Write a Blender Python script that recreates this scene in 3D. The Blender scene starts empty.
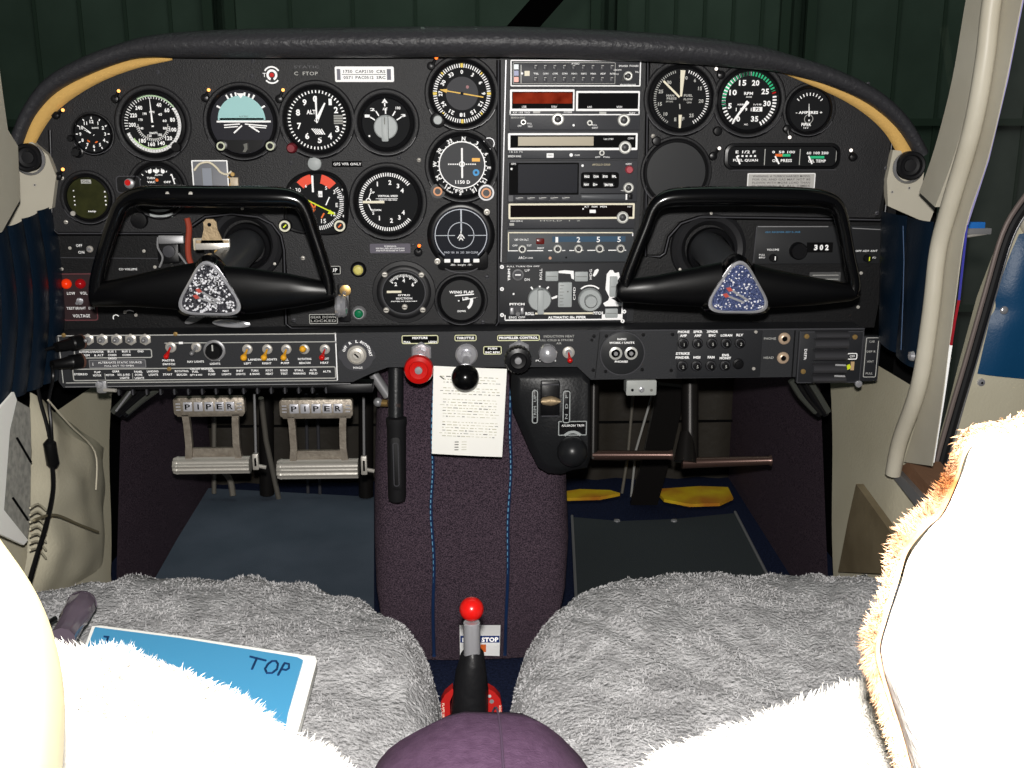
import bpy, bmesh, math, random
from mathutils import Vector, Matrix, noise
random.seed(7)
PI=math.pi; V=Vector
F=1080.0; CAM=V((0,-1.35,0.75)); YAW=math.radians(2.2); PIT=math.radians(15)
fwd=V((math.sin(YAW)*math.cos(PIT), math.cos(YAW)*math.cos(PIT), -math.sin(PIT)))
rgt=V((math.cos(YAW),-math.sin(YAW),0)); upv=rgt.cross(fwd)
def ray(x,y): return fwd+rgt*((x-512)/F)-upv*((y-384)/F)
def P(x,y,Y=0.0):
    d=ray(x,y); return CAM+d*((Y-CAM.y)/d.y)
def PX(x,y,X):
    d=ray(x,y); return CAM+d*((X-CAM.x)/d.x)
def PZ(x,y,Z):
    d=ray(x,y); return CAM+d*((Z-CAM.z)/d.z)
col=bpy.context.scene.collection
# ---------------------------------------------------------------- materials
def lin(c): return tuple((v/255/12.92 if v/255<=0.04045 else ((v/255+0.055)/1.055)**2.4) for v in c)+(1,)
MATS={}
def mat(name,c,rough=0.5,metal=0.0,bump=0,bscale=200,var=0,c2=None,vscale=60,emit=0,spec=0.28,sheen=0,detail=4,coat=0,voro=False,bdist=0.002):
    if name in MATS: return MATS[name]
    m=bpy.data.materials.new(name); m.use_nodes=True; N=m.node_tree.nodes; L=m.node_tree.links
    b=N['Principled BSDF']; b.inputs['Base Color'].default_value=lin(c); b.inputs['Roughness'].default_value=rough
    b.inputs['Metallic'].default_value=metal; b.inputs['Specular IOR Level'].default_value=spec
    if sheen: b.inputs['Sheen Weight'].default_value=sheen
    if coat: b.inputs['Coat Weight'].default_value=coat; b.inputs['Coat Roughness'].default_value=0.15
    tc=N.new('ShaderNodeTexCoord')
    if bump:
        if voro:
            n=N.new('ShaderNodeTexVoronoi'); n.inputs['Scale'].default_value=bscale; o=n.outputs['Distance']
        else:
            n=N.new('ShaderNodeTexNoise'); n.inputs['Scale'].default_value=bscale; n.inputs['Detail'].default_value=detail; o=n.outputs['Fac']
        L.new(tc.outputs['Object'],n.inputs['Vector'])
        bp=N.new('ShaderNodeBump'); bp.inputs['Strength'].default_value=bump; bp.inputs['Distance'].default_value=bdist
        L.new(o,bp.inputs['Height']); L.new(bp.outputs['Normal'],b.inputs['Normal'])
    if c2:
        n=N.new('ShaderNodeTexNoise'); n.inputs['Scale'].default_value=vscale; n.inputs['Detail'].default_value=5
        L.new(tc.outputs['Object'],n.inputs['Vector'])
        r=N.new('ShaderNodeValToRGB'); r.color_ramp.elements[0].position=0.35; r.color_ramp.elements[1].position=0.65
        r.color_ramp.elements[0].color=lin(c); r.color_ramp.elements[1].color=lin(c2)
        L.new(n.outputs['Fac'],r.inputs['Fac']); L.new(r.outputs['Color'],b.inputs['Base Color'])
    if emit:
        b.inputs['Emission Color'].default_value=lin(c); b.inputs['Emission Strength'].default_value=emit
    MATS[name]=m; return m
BLK=mat('black_crinkle_paint',(27,27,29),0.5,bump=0.3,bscale=700,c2=(33,33,35),vscale=14)
BLK2=mat('black_sub_panel',(11,11,13),0.5,bump=0.2,bscale=500)
BEZ=mat('black_bezel_plastic',(15,15,17),0.32)
GLO=mat('gloss_black_plastic',(4,4,5),0.2,coat=0.5)
RIM=mat('grey_bezel_edge',(66,66,70),0.35)
FACE=mat('dial_black',(22,23,25),0.7,spec=.12)
DARK=mat('deep_black',(6,6,7),0.7,spec=0.08)
RAD=mat('radio_face_charcoal',(56,57,61),0.5,bump=0.1,bscale=500)
WHT=mat('white_marking',(255,255,255),0.6)
DIM=mat('dim_marking',(180,180,176),0.6)
GRY=mat('grey_knob_plastic',(165,170,170),0.45)
LGRY=mat('light_grey_metal',(150,150,152),0.4,0.45)
CHR=mat('chrome',(215,215,220),0.2,0.7)
STL=mat('brushed_steel',(196,192,184),0.38,0.4,bump=0.1,bscale=300)
ALU=mat('cast_aluminium',(172,163,150),0.42,0.5,bump=0.3,bscale=250,c2=(148,138,126),vscale=90)
BRS=mat('brass',(200,165,105),0.35,0.8)
RED=mat('red_plastic',(200,22,18),0.28,coat=0.3)
DRED=mat('dark_red_plastic',(120,30,40),0.4)
YEL=mat('yellow_marking',(235,205,80),0.5)
AMB=mat('amber_cap',(235,170,40),0.4)
ORG=mat('orange_marking',(235,110,40),0.5)
GRN=mat('green_marking',(40,190,130),0.5)
LIM=mat('lime_needle',(215,230,40),0.5)
BLU=mat('blue_marking',(48,78,102),0.6)
SKY=mat('sky_blue_face',(160,205,205),0.6)
BEI=mat('beige_vinyl',(200,194,172),0.5,bump=0.25,bscale=260,c2=(190,183,160),vscale=7)
BEI2=mat('beige_painted_metal',(188,183,168),0.42,bump=0.05,bscale=80,c2=(176,170,154),vscale=9)
NAV=mat('navy_vinyl',(10,24,38),0.35,bump=0.15,bscale=350)
NAVC=mat('blue_door_vinyl',(16,66,104),0.4,bump=0.15,bscale=300)
CRP=mat('dark_purple_carpet',(36,30,39),0.95,bump=1.0,bscale=700,c2=(92,77,88),vscale=600,spec=0.1)
CRN=mat('navy_carpet',(18,24,44),0.95,bump=1.0,bscale=500,c2=(32,40,66),vscale=300,spec=0.1)
MATM=mat('grey_blue_floor_mat',(76,87,100),0.85,bump=0.4,bscale=500,c2=(88,98,112),vscale=8,spec=0.2)
RUB=mat('black_rubber',(20,20,22),0.6)
PAD=mat('black_padded_vinyl',(50,50,53),0.42,bump=0.8,bscale=170,detail=6)
FOAM=mat('yellow_foam',(205,165,95),0.9,bump=0.5,bscale=200)
CRM=mat('cream_vinyl',(200,188,150),0.5,bump=0.1,bscale=100)
PUR=mat('purple_cloth',(62,44,62),0.9,bump=0.3,bscale=900,c2=(72,53,72),vscale=200,spec=0.1)
FLC=mat('grey_sheepskin',(146,145,146),0.95,bump=1.0,bscale=260,bdist=.004,c2=(176,175,176),vscale=55,spec=0.1)
FLW=mat('white_sheepskin',(240,236,228),0.95,bump=0.8,bscale=150,spec=0.1)
FLB=mat('tan_fleece_edge',(150,92,52),0.95,bump=0.8,bscale=150,c2=(235,205,170),vscale=28,spec=0.1)
PAP=mat('white_paper',(255,254,248),0.8)
INK=mat('grey_ink',(110,110,105),0.8)
BOOK=mat('bright_blue_cover',(80,160,205),0.35)
# ---------------------------------------------------------------- mesh builder
TC={}
def text2d(s,bold=0.0):
    key=(s,bold)
    if key in TC: return TC[key]
    cu=bpy.data.curves.new('t','FONT'); cu.body=s; cu.size=1; cu.resolution_u=2; cu.offset=bold; cu.space_character=1.08
    ob=bpy.data.objects.new('t',cu); col.objects.link(ob)
    dg=bpy.context.evaluated_depsgraph_get(); me=bpy.data.meshes.new_from_object(ob.evaluated_get(dg))
    vs=[(v.co.x,v.co.y) for v in me.vertices]; fs=[tuple(p.vertices) for p in me.polygons]
    bpy.data.objects.remove(ob); bpy.data.curves.remove(cu); bpy.data.meshes.remove(me)
    if vs:
        x0=min(v[0] for v in vs); x1=max(v[0] for v in vs); y0=min(v[1] for v in vs); y1=max(v[1] for v in vs)
        vs=[(v[0]-(x0+x1)/2,v[1]-(y0+y1)/2) for v in vs]; TC[key]=(vs,fs,x1-x0,y1-y0)
    else: TC[key]=([],[],1,1)
    return TC[key]
class MB:
    def __init__(s): s.v=[]; s.f=[]; s.m=[]; s.mats=[]
    def mi(s,m):
        if m not in s.mats: s.mats.append(m)
        return s.mats.index(m)
    def add(s,vs,fs,m):
        b=len(s.v); s.v+= [V(v) for v in vs]; i=s.mi(m)
        for f in fs: s.f.append(tuple(b+k for k in f)); s.m.append(i)
        return s
    def loft(s,rings,m,closed=True,cap0=False,cap1=False):
        n=len(rings[0]); vs=[p for r in rings for p in r]; fs=[]
        for i in range(len(rings)-1):
            for j in range(n if closed else n-1):
                k=(j+1)%n; fs.append((i*n+j,i*n+k,(i+1)*n+k,(i+1)*n+j))
        if cap0: fs.append(tuple(range(n))[::-1])
        if cap1: fs.append(tuple((len(rings)-1)*n+j for j in range(n)))
        return s.add(vs,fs,m)
    def tube(s,pts,r,m,n=12,caps=True,flat=1.0,ref=None):
        pts=[V(p) for p in pts]; rr=r if isinstance(r,(list,tuple)) else [r]*len(pts)
        rings=[]; pu=None
        for i,p in enumerate(pts):
            t=(pts[min(i+1,len(pts)-1)]-pts[max(i-1,0)]).normalized()
            if pu is None:
                a=V(ref) if ref else (V((0,0,1)) if abs(t.z)<0.9 else V((1,0,0))); u=(a-t*a.dot(t)).normalized()
            else: u=(pu-t*pu.dot(t)).normalized()
            pu=u; w=t.cross(u)
            rings.append([p+u*(math.cos(2*PI*j/n)*rr[i])+w*(math.sin(2*PI*j/n)*rr[i]*flat) for j in range(n)])
        return s.loft(rings,m,True,caps,caps)
    def sphere(s,c,r,m,n=20,k=12,sc=(1,1,1)):
        c=V(c); rings=[]
        for i in range(k+1):
            a=PI*i/k; rings.append([c+V((math.sin(a)*math.cos(2*PI*j/n)*r*sc[0],math.sin(a)*math.sin(2*PI*j/n)*r*sc[1],math.cos(a)*r*sc[2])) for j in range(n)])
        return s.loft(rings,m)
    def lathe(s,c,ax,prof,m,n=32,caps=False):
        c=V(c); ax=V(ax).normalized(); a=V((0,0,1)) if abs(ax.z)<0.9 else V((1,0,0)); u=(a-ax*a.dot(ax)).normalized(); w=ax.cross(u)
        rings=[[c+ax*h+u*(math.cos(2*PI*j/n)*r)+w*(math.sin(2*PI*j/n)*r) for j in range(n)] for r,h in prof]
        return s.loft(rings,m,True,caps,caps)
    def box(s,a,b,m,bev=0):
        a=V(a); b=V(b); lo=V([min(a[i],b[i]) for i in range(3)]); hi=V([max(a[i],b[i]) for i in range(3)])
        vs=[(x,y,z) for x in (lo.x,hi.x) for y in (lo.y,hi.y) for z in (lo.z,hi.z)]
        return s.add(vs,[(0,1,3,2),(4,6,7,5),(0,4,5,1),(2,3,7,6),(0,2,6,4),(1,5,7,3)],m)
    def prism(s,pts,d,m,side=None):
        pts=[V(p) for p in pts]; d=V(d); n=len(pts)
        s.add(pts+[p+d for p in pts],[tuple(range(n)),tuple(range(2*n-1,n-1,-1))],m)
        return s.loft([pts,[p+d for p in pts]],side or m)
    def sweepbox(s,pts,w,h,m,up=(0,0,1)):
        up=V(up); pts=[V(p) for p in pts]; rings=[]
        for i,p in enumerate(pts):
            t=(pts[min(i+1,len(pts)-1)]-pts[max(i-1,0)]).normalized(); a=(up-t*up.dot(t)).normalized(); b=t.cross(a)
            rings.append([p+a*(h/2)+b*(w/2),p+a*(h/2)-b*(w/2),p-a*(h/2)-b*(w/2),p-a*(h/2)+b*(w/2)])
        return s.loft(rings,m,True,True,True)
    def build(s,name,parent=None,origin=None,smooth=35):
        me=bpy.data.meshes.new(name)
        if origin is None:
            if parent is not None: origin=parent['_o']
            else:
                origin=V((sum(v.x for v in s.v)/len(s.v),sum(v.y for v in s.v)/len(s.v),min(v.z for v in s.v)))
        origin=V(origin)
        me.from_pydata([v-origin for v in s.v],[],s.f)
        for m in s.mats: me.materials.append(m)
        me.polygons.foreach_set('material_index',s.m)
        me.polygons.foreach_set('use_smooth',[True]*len(s.f))
        bm=bmesh.new(); bm.from_mesh(me); bmesh.ops.remove_doubles(bm,verts=bm.verts,dist=1e-6); bmesh.ops.recalc_face_normals(bm,faces=bm.faces); bm.to_mesh(me); bm.free()
        me.set_sharp_from_angle(angle=math.radians(smooth)); me.update()
        o=bpy.data.objects.new(name,me); col.objects.link(o); o['_o']=list(origin)
        if parent is not None:
            o.parent=parent; o.location=origin-V(parent['_o'])
        else: o.location=origin
        return o
def spl(pts,n=6):
    pts=[V(p) for p in pts]; out=[]
    for i in range(len(pts)-1):
        p0=pts[max(i-1,0)];p1=pts[i];p2=pts[i+1];p3=pts[min(i+2,len(pts)-1)]
        for k in range(n):
            t=k/n; out.append(0.5*((2*p1)+(p2-p0)*t+(2*p0-5*p1+4*p2-p3)*t*t+(3*p1-p0-3*p2+p3)*t**3))
    return out+[pts[-1]]
def spl1(v,n=6): return [p.x for p in spl([V((a,0,0)) for a in v],n)]
def empty(name,loc,label,cat,group=None):
    o=bpy.data.objects.new(name,None); col.objects.link(o); o.location=V(loc); o['_o']=list(loc); o.empty_display_size=0.02
    return tag(o,label,cat,group)
def tag(o,label,cat,group=None,kind=None):
    o['label']=label; o['category']=cat
    if group: o['group']=group
    if kind: o['kind']=kind
    return o
def struct(o): o['kind']='structure'; return o
class G:
    """vertical mounting plane through pixel (x,y) at depth Y; shapes are given in photo-sized units on that plane"""
    def __init__(s,x,y,Y=0.0):
        s.x=x; s.y=y; s.o=P(x,y,Y); s.kx=(P(x+1,y,Y)-P(x-1,y,Y)).x/2; s.kz=-(P(x,y+1,Y)-P(x,y-1,Y)).z/2; s.k=(s.kx+s.kz)/2
    def A(s,x,y,c=0): return s.o+V((s.kx*(x-s.x),-c*s.k,s.kz*(s.y-y)))
    def rect(s,mb,x0,y0,x1,y1,c0,c1,m): return mb.box(s.A(x0,y0,c0),s.A(x1,y1,c1),m)
    def rpts(s,x0,y0,x1,y1,r,c=0,n=5):
        out=[]
        for cx,cy,a0 in ((x1-r,y0+r,90),(x0+r,y0+r,180),(x0+r,y1-r,270),(x1-r,y1-r,0)):
            for i in range(n+1):
                a=math.radians(a0-90+90*i/n); out.append((cx+r*math.cos(a),cy-r*math.sin(a)))
        return [s.A(a,b,c) for a,b in out]
    def rr(s,mb,x0,y0,x1,y1,r,c0,c1,m):
        a=s.rpts(x0,y0,x1,y1,r,c0); b=s.rpts(x0,y0,x1,y1,r,c1-0.3 if c1>c0+1 else c1)
        e=min(0.6,(x1-x0)/6,(y1-y0)/6); t=s.rpts(x0+e,y0+e,x1-e,y1-e,max(r-e,0.05),c1)
        mb.loft([a,b,t],m,True,True,True); return mb
    def frame(s,mb,x0,y0,x1,y1,w,c,m,r=1.0,h=0.3):
        o=s.rpts(x0,y0,x1,y1,r,c); oi=s.rpts(x0+w,y0+w,x1-w,y1-w,max(r-w,0.1),c)
        mb.loft([[p+V((0,h*s.k,0)) for p in o],o,oi,[p+V((0,h*s.k,0)) for p in oi]],m); return mb
    def poly(s,mb,pts,c0,c1,m): 
        return mb.prism([s.A(x,y,c0) for x,y in pts],V((0,-(c1-c0)*s.k,0)),m)
    def lathe(s,mb,x,y,prof,m,n=32): return mb.lathe(s.A(x,y,0),(0,-1,0),[(r*s.k,c*s.k) for r,c in prof],m,n)
    def disc(s,mb,x,y,r,c,m,n=32): return mb.lathe(s.A(x,y,0),(0,-1,0),[(r*s.k,(c-0.3)*s.k),(r*s.k,c*s.k),(0.0,c*s.k)],m,n)
    def ring(s,mb,x,y,r0,r1,c,m,n=40,h=0.3): return s.lathe(mb,x,y,[(r1,c-h),(r1,c),(r0,c),(r0,c-h)],m,n)
    def R(s,x,y,r,a,c):
        a=math.radians(a); return s.A(x,y,c)+V((math.sin(a)*r*s.k,0,math.cos(a)*r*s.k))
    def tick(s,mb,x,y,r0,r1,a,w,c,m,w1=None):
        w1=w if w1 is None else w1; ar=math.radians(a); t=V((math.cos(ar),0,-math.sin(ar)))
        p=s.R(x,y,r0,a,c); q=s.R(x,y,r1,a,c); k=s.k/2
        return mb.add([p-t*w*k,p+t*w*k,q+t*w1*k,q-t*w1*k],[(0,1,2,3)],m)
    def ticks(s,mb,x,y,r0,r1,a0,a1,n,w,c,m):
        for i in range(n): s.tick(mb,x,y,r0,r1,a0+(a1-a0)*i/max(n-1,1),w,c,m)
    def arc(s,mb,x,y,r0,r1,a0,a1,c,m,n=16):
        A=[s.R(x,y,r0,a0+(a1-a0)*i/n,c) for i in range(n+1)]; B=[s.R(x,y,r1,a0+(a1-a0)*i/n,c) for i in range(n+1)]
        return mb.loft([A,B],m,closed=False)
    def line(s,mb,x0,y0,x1,y1,w,c,m):
        a=s.A(x0,y0,c); b=s.A(x1,y1,c); d=(b-a).normalized(); t=V((d.z,0,-d.x))*w*s.k/2
        return mb.add([a-t,a+t,b+t,b-t],[(0,1,2,3)],m)
    def text(s,mb,t,x,y,h,c,m=None,w=None,rot=0,bold=0.012):
        vs,fs,tw,th=text2d(t,bold)
        if not vs: return mb
        sy=h*s.k/th; sx=(w*s.k/tw) if w else sy; a=math.radians(rot); o=s.A(x,y,c)
        return mb.add([o+V((sx*p*math.cos(a)+sy*q*math.sin(a),0,-sx*p*math.sin(a)+sy*q*math.cos(a))) for p,q in vs],fs,m or WHT)
FLASH=72
# ================================================================ camera, light, world
cd=bpy.data.cameras.new('camera'); cam=bpy.data.objects.new('camera',cd); col.objects.link(cam)
cd.sensor_width=36; cd.lens=F/1024*36; cd.clip_start=0.01
cam.matrix_world=Matrix((( rgt.x,upv.x,-fwd.x,CAM.x),(rgt.y,upv.y,-fwd.y,CAM.y),(rgt.z,upv.z,-fwd.z,CAM.z),(0,0,0,1)))
bpy.context.scene.camera=cam
ld=bpy.data.lights.new('camera_flash','SPOT'); ld.energy=FLASH; ld.spot_size=math.radians(110); ld.spot_blend=0.5; ld.shadow_soft_size=0.012; ld.color=(1,0.97,0.93)
lo=bpy.data.objects.new('camera_flash',ld); col.objects.link(lo); lo.location=CAM+V((0.0,0.0,0.055))
lo.rotation_euler=(fwd).to_track_quat('-Z','Y').to_euler()
ld=bpy.data.lights.new('hangar_fill','AREA'); ld.energy=42; ld.size=3; ld.color=(0.9,1,0.92)  # unseen fill lamp, added to brighten the hangar beyond the glass
lo=bpy.data.objects.new('hangar_fill',ld); col.objects.link(lo); lo.location=(0.3,1.4,3.6); lo.rotation_euler=(math.radians(50),0,0)
w=bpy.data.worlds.new('world'); bpy.context.scene.world=w; w.use_nodes=True
w.node_tree.nodes['Background'].inputs[0].default_value=(0.85,0.9,1,1); w.node_tree.nodes['Background'].inputs[1].default_value=0.05
sc=bpy.context.scene; sc.view_settings.view_transform='Standard'; sc.view_settings.exposure=0; sc.view_settings.look='None'
# ================================================================ hangar beyond the glass
HG=mat('hangar_green_steel',(112,118,112),0.7,c2=(96,102,96),vscale=3,bump=0.1,bscale=30)
HD=mat('hangar_dark_wall',(74,72,66),0.8,c2=(60,58,54),vscale=4)
HF=mat('hangar_concrete',(70,70,66),0.9,c2=(60,60,58),vscale=5,bump=0.2,bscale=40)
m=MB(); x=-5.0
pts=[]
while x<6.6:
    pts+= [(x,3.5),(x+0.14,3.5),(x+0.155,3.53),(x+0.185,3.53)]; x+=0.2
m.loft([[V((a,b,-1.1)) for a,b in pts],[V((a,b,4.2)) for a,b in pts]],HG,closed=False)
struct(m.build('wall_front'))
m=MB(); y=-3.0; pts=[]
while y<3.5:
    pts+=[(5.6,y),(5.6,y+0.2),(5.56,y+0.22),(5.56,y+0.3)]; y+=0.32
m.loft([[V((a,b,-1.1)) for a,b in pts],[V((a,b,4.2)) for a,b in pts]],HD,closed=False)
struct(m.build('wall_far_right'))
m=MB(); m.box((-0.64,-.2,-.05),(-.60,.74,.62),DARK); m.box((.60,.12,-.05),(.64,.74,.62),DARK); struct(m.build('trim_10'))
m=MB(); m.box((-6,-4,-1.15),(6.6,4,-1.1),HF); struct(m.build('trim_1'))
# hangar door leaves with frames and cross rails
hm=mat('hangar_door_rail',(84,92,84),0.6)
for i,(xa,xb) in enumerate(((-2.15,-1.05),(-1.0,0.55),(0.62,1.35),(1.42,2.6))):
    m=MB(); m.box((xa,3.40,-1.0),(xb,3.46,3.6),HG)
    for xx in (xa,xb-0.04): m.box((xx,3.37,-1.0),(xx+0.04,3.41,3.6),hm)
    for zz in (-0.2,0.62,1.6,2.5): m.box((xa,3.375,zz),(xb,3.41,zz+0.03),hm)
    for k in range(1,6): m.box((xa+(xb-xa)*k/6,3.39,-1.0),(xa+(xb-xa)*k/6+0.012,3.41,3.6),hm)
    o=m.build('hangar_door',origin=((xa+xb)/2,3.43,-1.0)); tag(o,['dark green steel hangar door leaf seen through the left of the windshield','wide dark green steel hangar door leaf behind the middle of the windshield','narrow dark green hangar door leaf seen right of the windshield centre post','dark green hangar door leaf seen through the right end of the windshield'][i],'hangar door')
# ================================================================ windshield
gm=bpy.data.materials.new('tinted_windshield'); gm.use_nodes=True; N=gm.node_tree.nodes; L=gm.node_tree.links
N.remove(N['Principled BSDF']); t=N.new('ShaderNodeBsdfTransparent'); t.inputs[0].default_value=(0.47,0.60,0.52,1)
g=N.new('ShaderNodeBsdfGlossy'); g.inputs['Roughness'].default_value=0.03; g.inputs[0].default_value=(0.8,1,0.9,1)
mx=N.new('ShaderNodeMixShader'); mx.inputs[0].default_value=0.035; L.new(t.outputs[0],mx.inputs[1]); L.new(g.outputs[0],mx.inputs[2]); L.new(mx.outputs[0],N['Material Output'].inputs[0])
m=MB(); rings=[]
for j in range(9):
    v=j/8; row=[]
    for i in range(33):
        u=i/32*2-1
        row.append(V((u*(0.62-0.03*v), 0.47-0.42*abs(u)**2.6-0.34*v-0.05*v*v, 0.60+0.75*v)))
    rings.append(row)
m.loft(rings,gm,closed=False); struct(m.build('window_1'))
m=MB(); m.prism([P(475,62,.2),P(509,62,.2),P(705,-160,.2),P(671,-160,.2)],V((0,.012,0)),mat('post_black',(3,3,3),.9,spec=0)); struct(m.build('trim_2'))
# cowl deck between the panel top and the windshield
m=MB(); rings=[]
for j in range(5):
    v=j/4; rings.append([V((u*0.52, 0.035+v*(0.40-0.36*abs(u)**2.6), 0.785-0.17*abs(u)**3-0.02*v)) for u in [i/16-1 for i in range(33)]])
m.loft(rings,mat('black_cowl_deck',(22,24,24),0.6),closed=False); o=m.build('glareshield_deck'); tag(o,'matt black deck behind the padded roll under the windshield','dashboard')
# ================================================================ cabin shell
WL,WR=-0.54,0.54
def wallpoly(name,pts,X,m_,th=0.012,st=True,parent=None):
    mb=MB(); q=[PX(x,y,X) for x,y in pts]; mb.prism(q,V((math.copysign(th,X),0,0)),m_); o=mb.build(name,parent)
    return struct(o) if st else o
# floor: flat cabin floor
m=MB(); m.box((-0.75,-1.6,-0.02),(0.75,0.72,0.0),CRN); struct(m.build('floor'))
# firewall of black quilted blanket, ribbed
m=MB(); pts=[]; n=60
for i in range(n+1):
    xx=-0.62+1.24*i/n; pts.append((xx,0.70+0.006*math.cos(i*PI/2)))
m.loft([[V((a,b,0)) for a,b in pts],[V((a,b,0.62)) for a,b in pts]],mat('quilted_firewall',(50,46,40),0.55,bump=0.5,bscale=60),closed=False)
for zz in (0.12,0.26,0.40): m.box((-0.62,0.69,zz),(0.62,0.694,zz+0.004),DARK)
struct(m.build('wall_firewall'))
# side walls - beige vinyl outer and carpeted footwell
def side(sgn,name,pxs,cname):
    # beige panel: from behind camera to the front edge
    X=sgn*0.54; m=MB(); n=14
    top=[];bot=[]
    e0,e1=pxs
    a=PX(e0,372 if sgn<0 else 335,X); b=PX(e1,575,sgn*0.52)
    rows=[]; ys=PX(900,468,.535).y if sgn>0 else -9; zsl=PX(900,468,.535).z
    for j in range(n+1):
        t=j/n; e=a.lerp(b,t); e.z=a.z+(b.z-a.z)*t
        row=[]
        for i in range(61):
            s_=(i/60)**1.6; y=e.y+(-1.7-e.y)*s_
            f_=max(0,min(1,(ys+.02-y)/.04)); zt=a.z*(1-f_)+min(a.z,zsl)*f_
            row.append(V((e.x+sgn*0.06*s_*(1-t*0.3)+sgn*0.004*math.sin(9*s_+5*t),y,e.z if sgn<0 else b.z+(zt-b.z)*(1-t))))
        rows.append(row)
    for r in rows: r.reverse()
    low=[V((p.x,p.y,-0.02)) for p in rows[-1]]
    m.loft(rows+[low],BEI,closed=False); struct(m.build(name))
    m=MB(); rows=[]
    for j in range(9):
        t=j/8; e=a.lerp(b,t); e2=V((sgn*0.53,0.70,e.z))
        rows.append([e.lerp(e2,i/8)+V((-sgn*0.012,0,0)) for i in range(9)])
    rows.append([V((p.x,p.y,-0.02)) for p in rows[-1]]); rows.insert(0,[V((p.x,p.y,p.z+0.12)) for p in rows[0]])
    m.loft(rows,CRP,closed=False); struct(m.build(cname))
side(-1,'wall_left',(114,108),'wall_footwell_left')
side(1,'wall_right',(826,836),'wall_footwell_right')
# floor mats
def mat_on_floor(name,pts,label,z=0.006,m_=MATM):
    m=MB(); m.prism([PZ(x,y,z) for x,y in pts],V((0,0,-0.005)),m_); o=m.build(name); return tag(o,label,'floor mat')
mat_on_floor('floor_mat',[(206,488),(300,493),(374,497),(374,640),(120,640)],'grey-blue rubber floor mat in the left footwell below the two chromed pedals')
m=MB(); q=[PZ(x,y,0.007) for x,y in [(572,517),(620,521),(675,519),(735,513),(800,640),(578,640)]]
m.prism(q,V((0,0,-0.005)),mat('charcoal_floor_mat',(54,59,62),0.85,bump=0.5,bscale=500,spec=0.2))
o=m.build('floor_mat'); tag(o,'charcoal floor mat with two chrome snaps in the right footwell','floor mat')
for x in (617,674):
    s_=MB(); p=PZ(x,521,0.007); s_.lathe(p,(0,0,1),[(0.006,0),(0.0055,0.002),(0.0,0.0035)],CHR,16); s_.build('snap_button',o,p)
m=MB(); m.tube([q[0]+V((0,0,0.002)),q[5]+V((0,0,0.002))],0.0025,LGRY,6); m.tube([q[3]+V((0,0,0.002)),q[4]+V((0,0,0.002))],0.0025,LGRY,6); m.build('edge_trim',o)
# yellow plastic sheet pieces at the foot of the firewall
YS=mat('yellow_plastic_sheet',(225,195,40),0.4,bump=0.5,bscale=30,c2=(190,120,40),vscale=12)
def sheet(pts,label):
    m=MB(); q=[PZ(x,y,0.012) for x,y in pts]
    m.prism(q,V((0,0,-0.006)),YS); o=m.build('plastic_sheet'); tag(o,label,'plastic sheet')
sheet([(566,491),(580,489),(610,490),(620,493),(600,497),(566,498)],'small yellow plastic strip on the right footwell floor near the centre hump')
sheet([(655,489),(700,486),(728,487),(733,497),(720,503),(690,504),(664,499)],'larger yellow and orange plastic sheet at the right footwell firewall')
# ================================================================ windshield posts, pillars
def strip(name,edge0,edge1,X,m_,th=0.012,st=True,n=5):
    mb=MB(); a=spl([PX(x,y,X) for x,y in edge0],n); b=spl([PX(x,y,X) for x,y in edge1],n); d=V((math.copysign(th,X),0,0))
    mb.loft([[p+d for p in a],a,b,[p+d for p in b]],m_,closed=False)
    o=mb.build(name); return struct(o) if st else o
strip('trim_3',[(1000,-170),(968,-12),(952,80),(934,150),(919,192)],[(1020,-170),(988,-12),(974,80),(956,150),(935,207)],0.515,BEI2)
mb=MB(); mb.tube(spl([PX(x,y,0.52) for x,y in [(1024,-170),(994,-12),(985,60),(972,130),(950,205),(938,250),(931,310),(919,385),(900,440),(893,474)]],5),0.0095,BEI2,12); struct(mb.build('trim_4'))
strip('trim_5',[(1026,-170),(1001,-12),(990,80),(968,160),(947,225),(938,310),(922,400),(904,462)],[(1056,-170),(1024,-12),(1006,80),(987,160),(966,225),(955,300),(942,400),(932,466)],0.53,BEI2,.001)
mb=MB(); mb.tube([PX(x,y,0.532) for x,y in [(1025,-12),(1007,80),(988,160),(967,225)]],0.0012,mat('violet_edge_paint',(150,145,190),0.4),6); mb.tube([PX(x,y,0.532) for x,y in [(959,300),(955,320),(951,345)]],0.0016,mat('red_edge_paint',(150,30,40),0.4),6)
mb.tube([PX(x,y,0.532) for x,y in [(967,225),(959,300)]],0.0014,mat('blue_edge_paint',(60,60,150),0.4),6); mb.tube([PX(x,y,0.532) for x,y in [(951,345),(943,400),(933,462)]],0.0018,WHT,6); struct(mb.build('trim_6'))
# door sill
mb=MB(); mb.prism([PX(x,y,0.535) for x,y in [(896,470),(908,462),(945,505),(938,520)]],V((0.04,0,0)),mat('brown_sill_trim',(120,88,66),0.7,bump=0.4,bscale=200)); struct(mb.build('trim_7'))
mb=MB(); mb.prism([PX(x,y,0.528) for x,y in [(890,474),(897,471),(940,519),(932,527)]],V((0.02,0,0)),LGRY); struct(mb.build('trim_8'))
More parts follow.
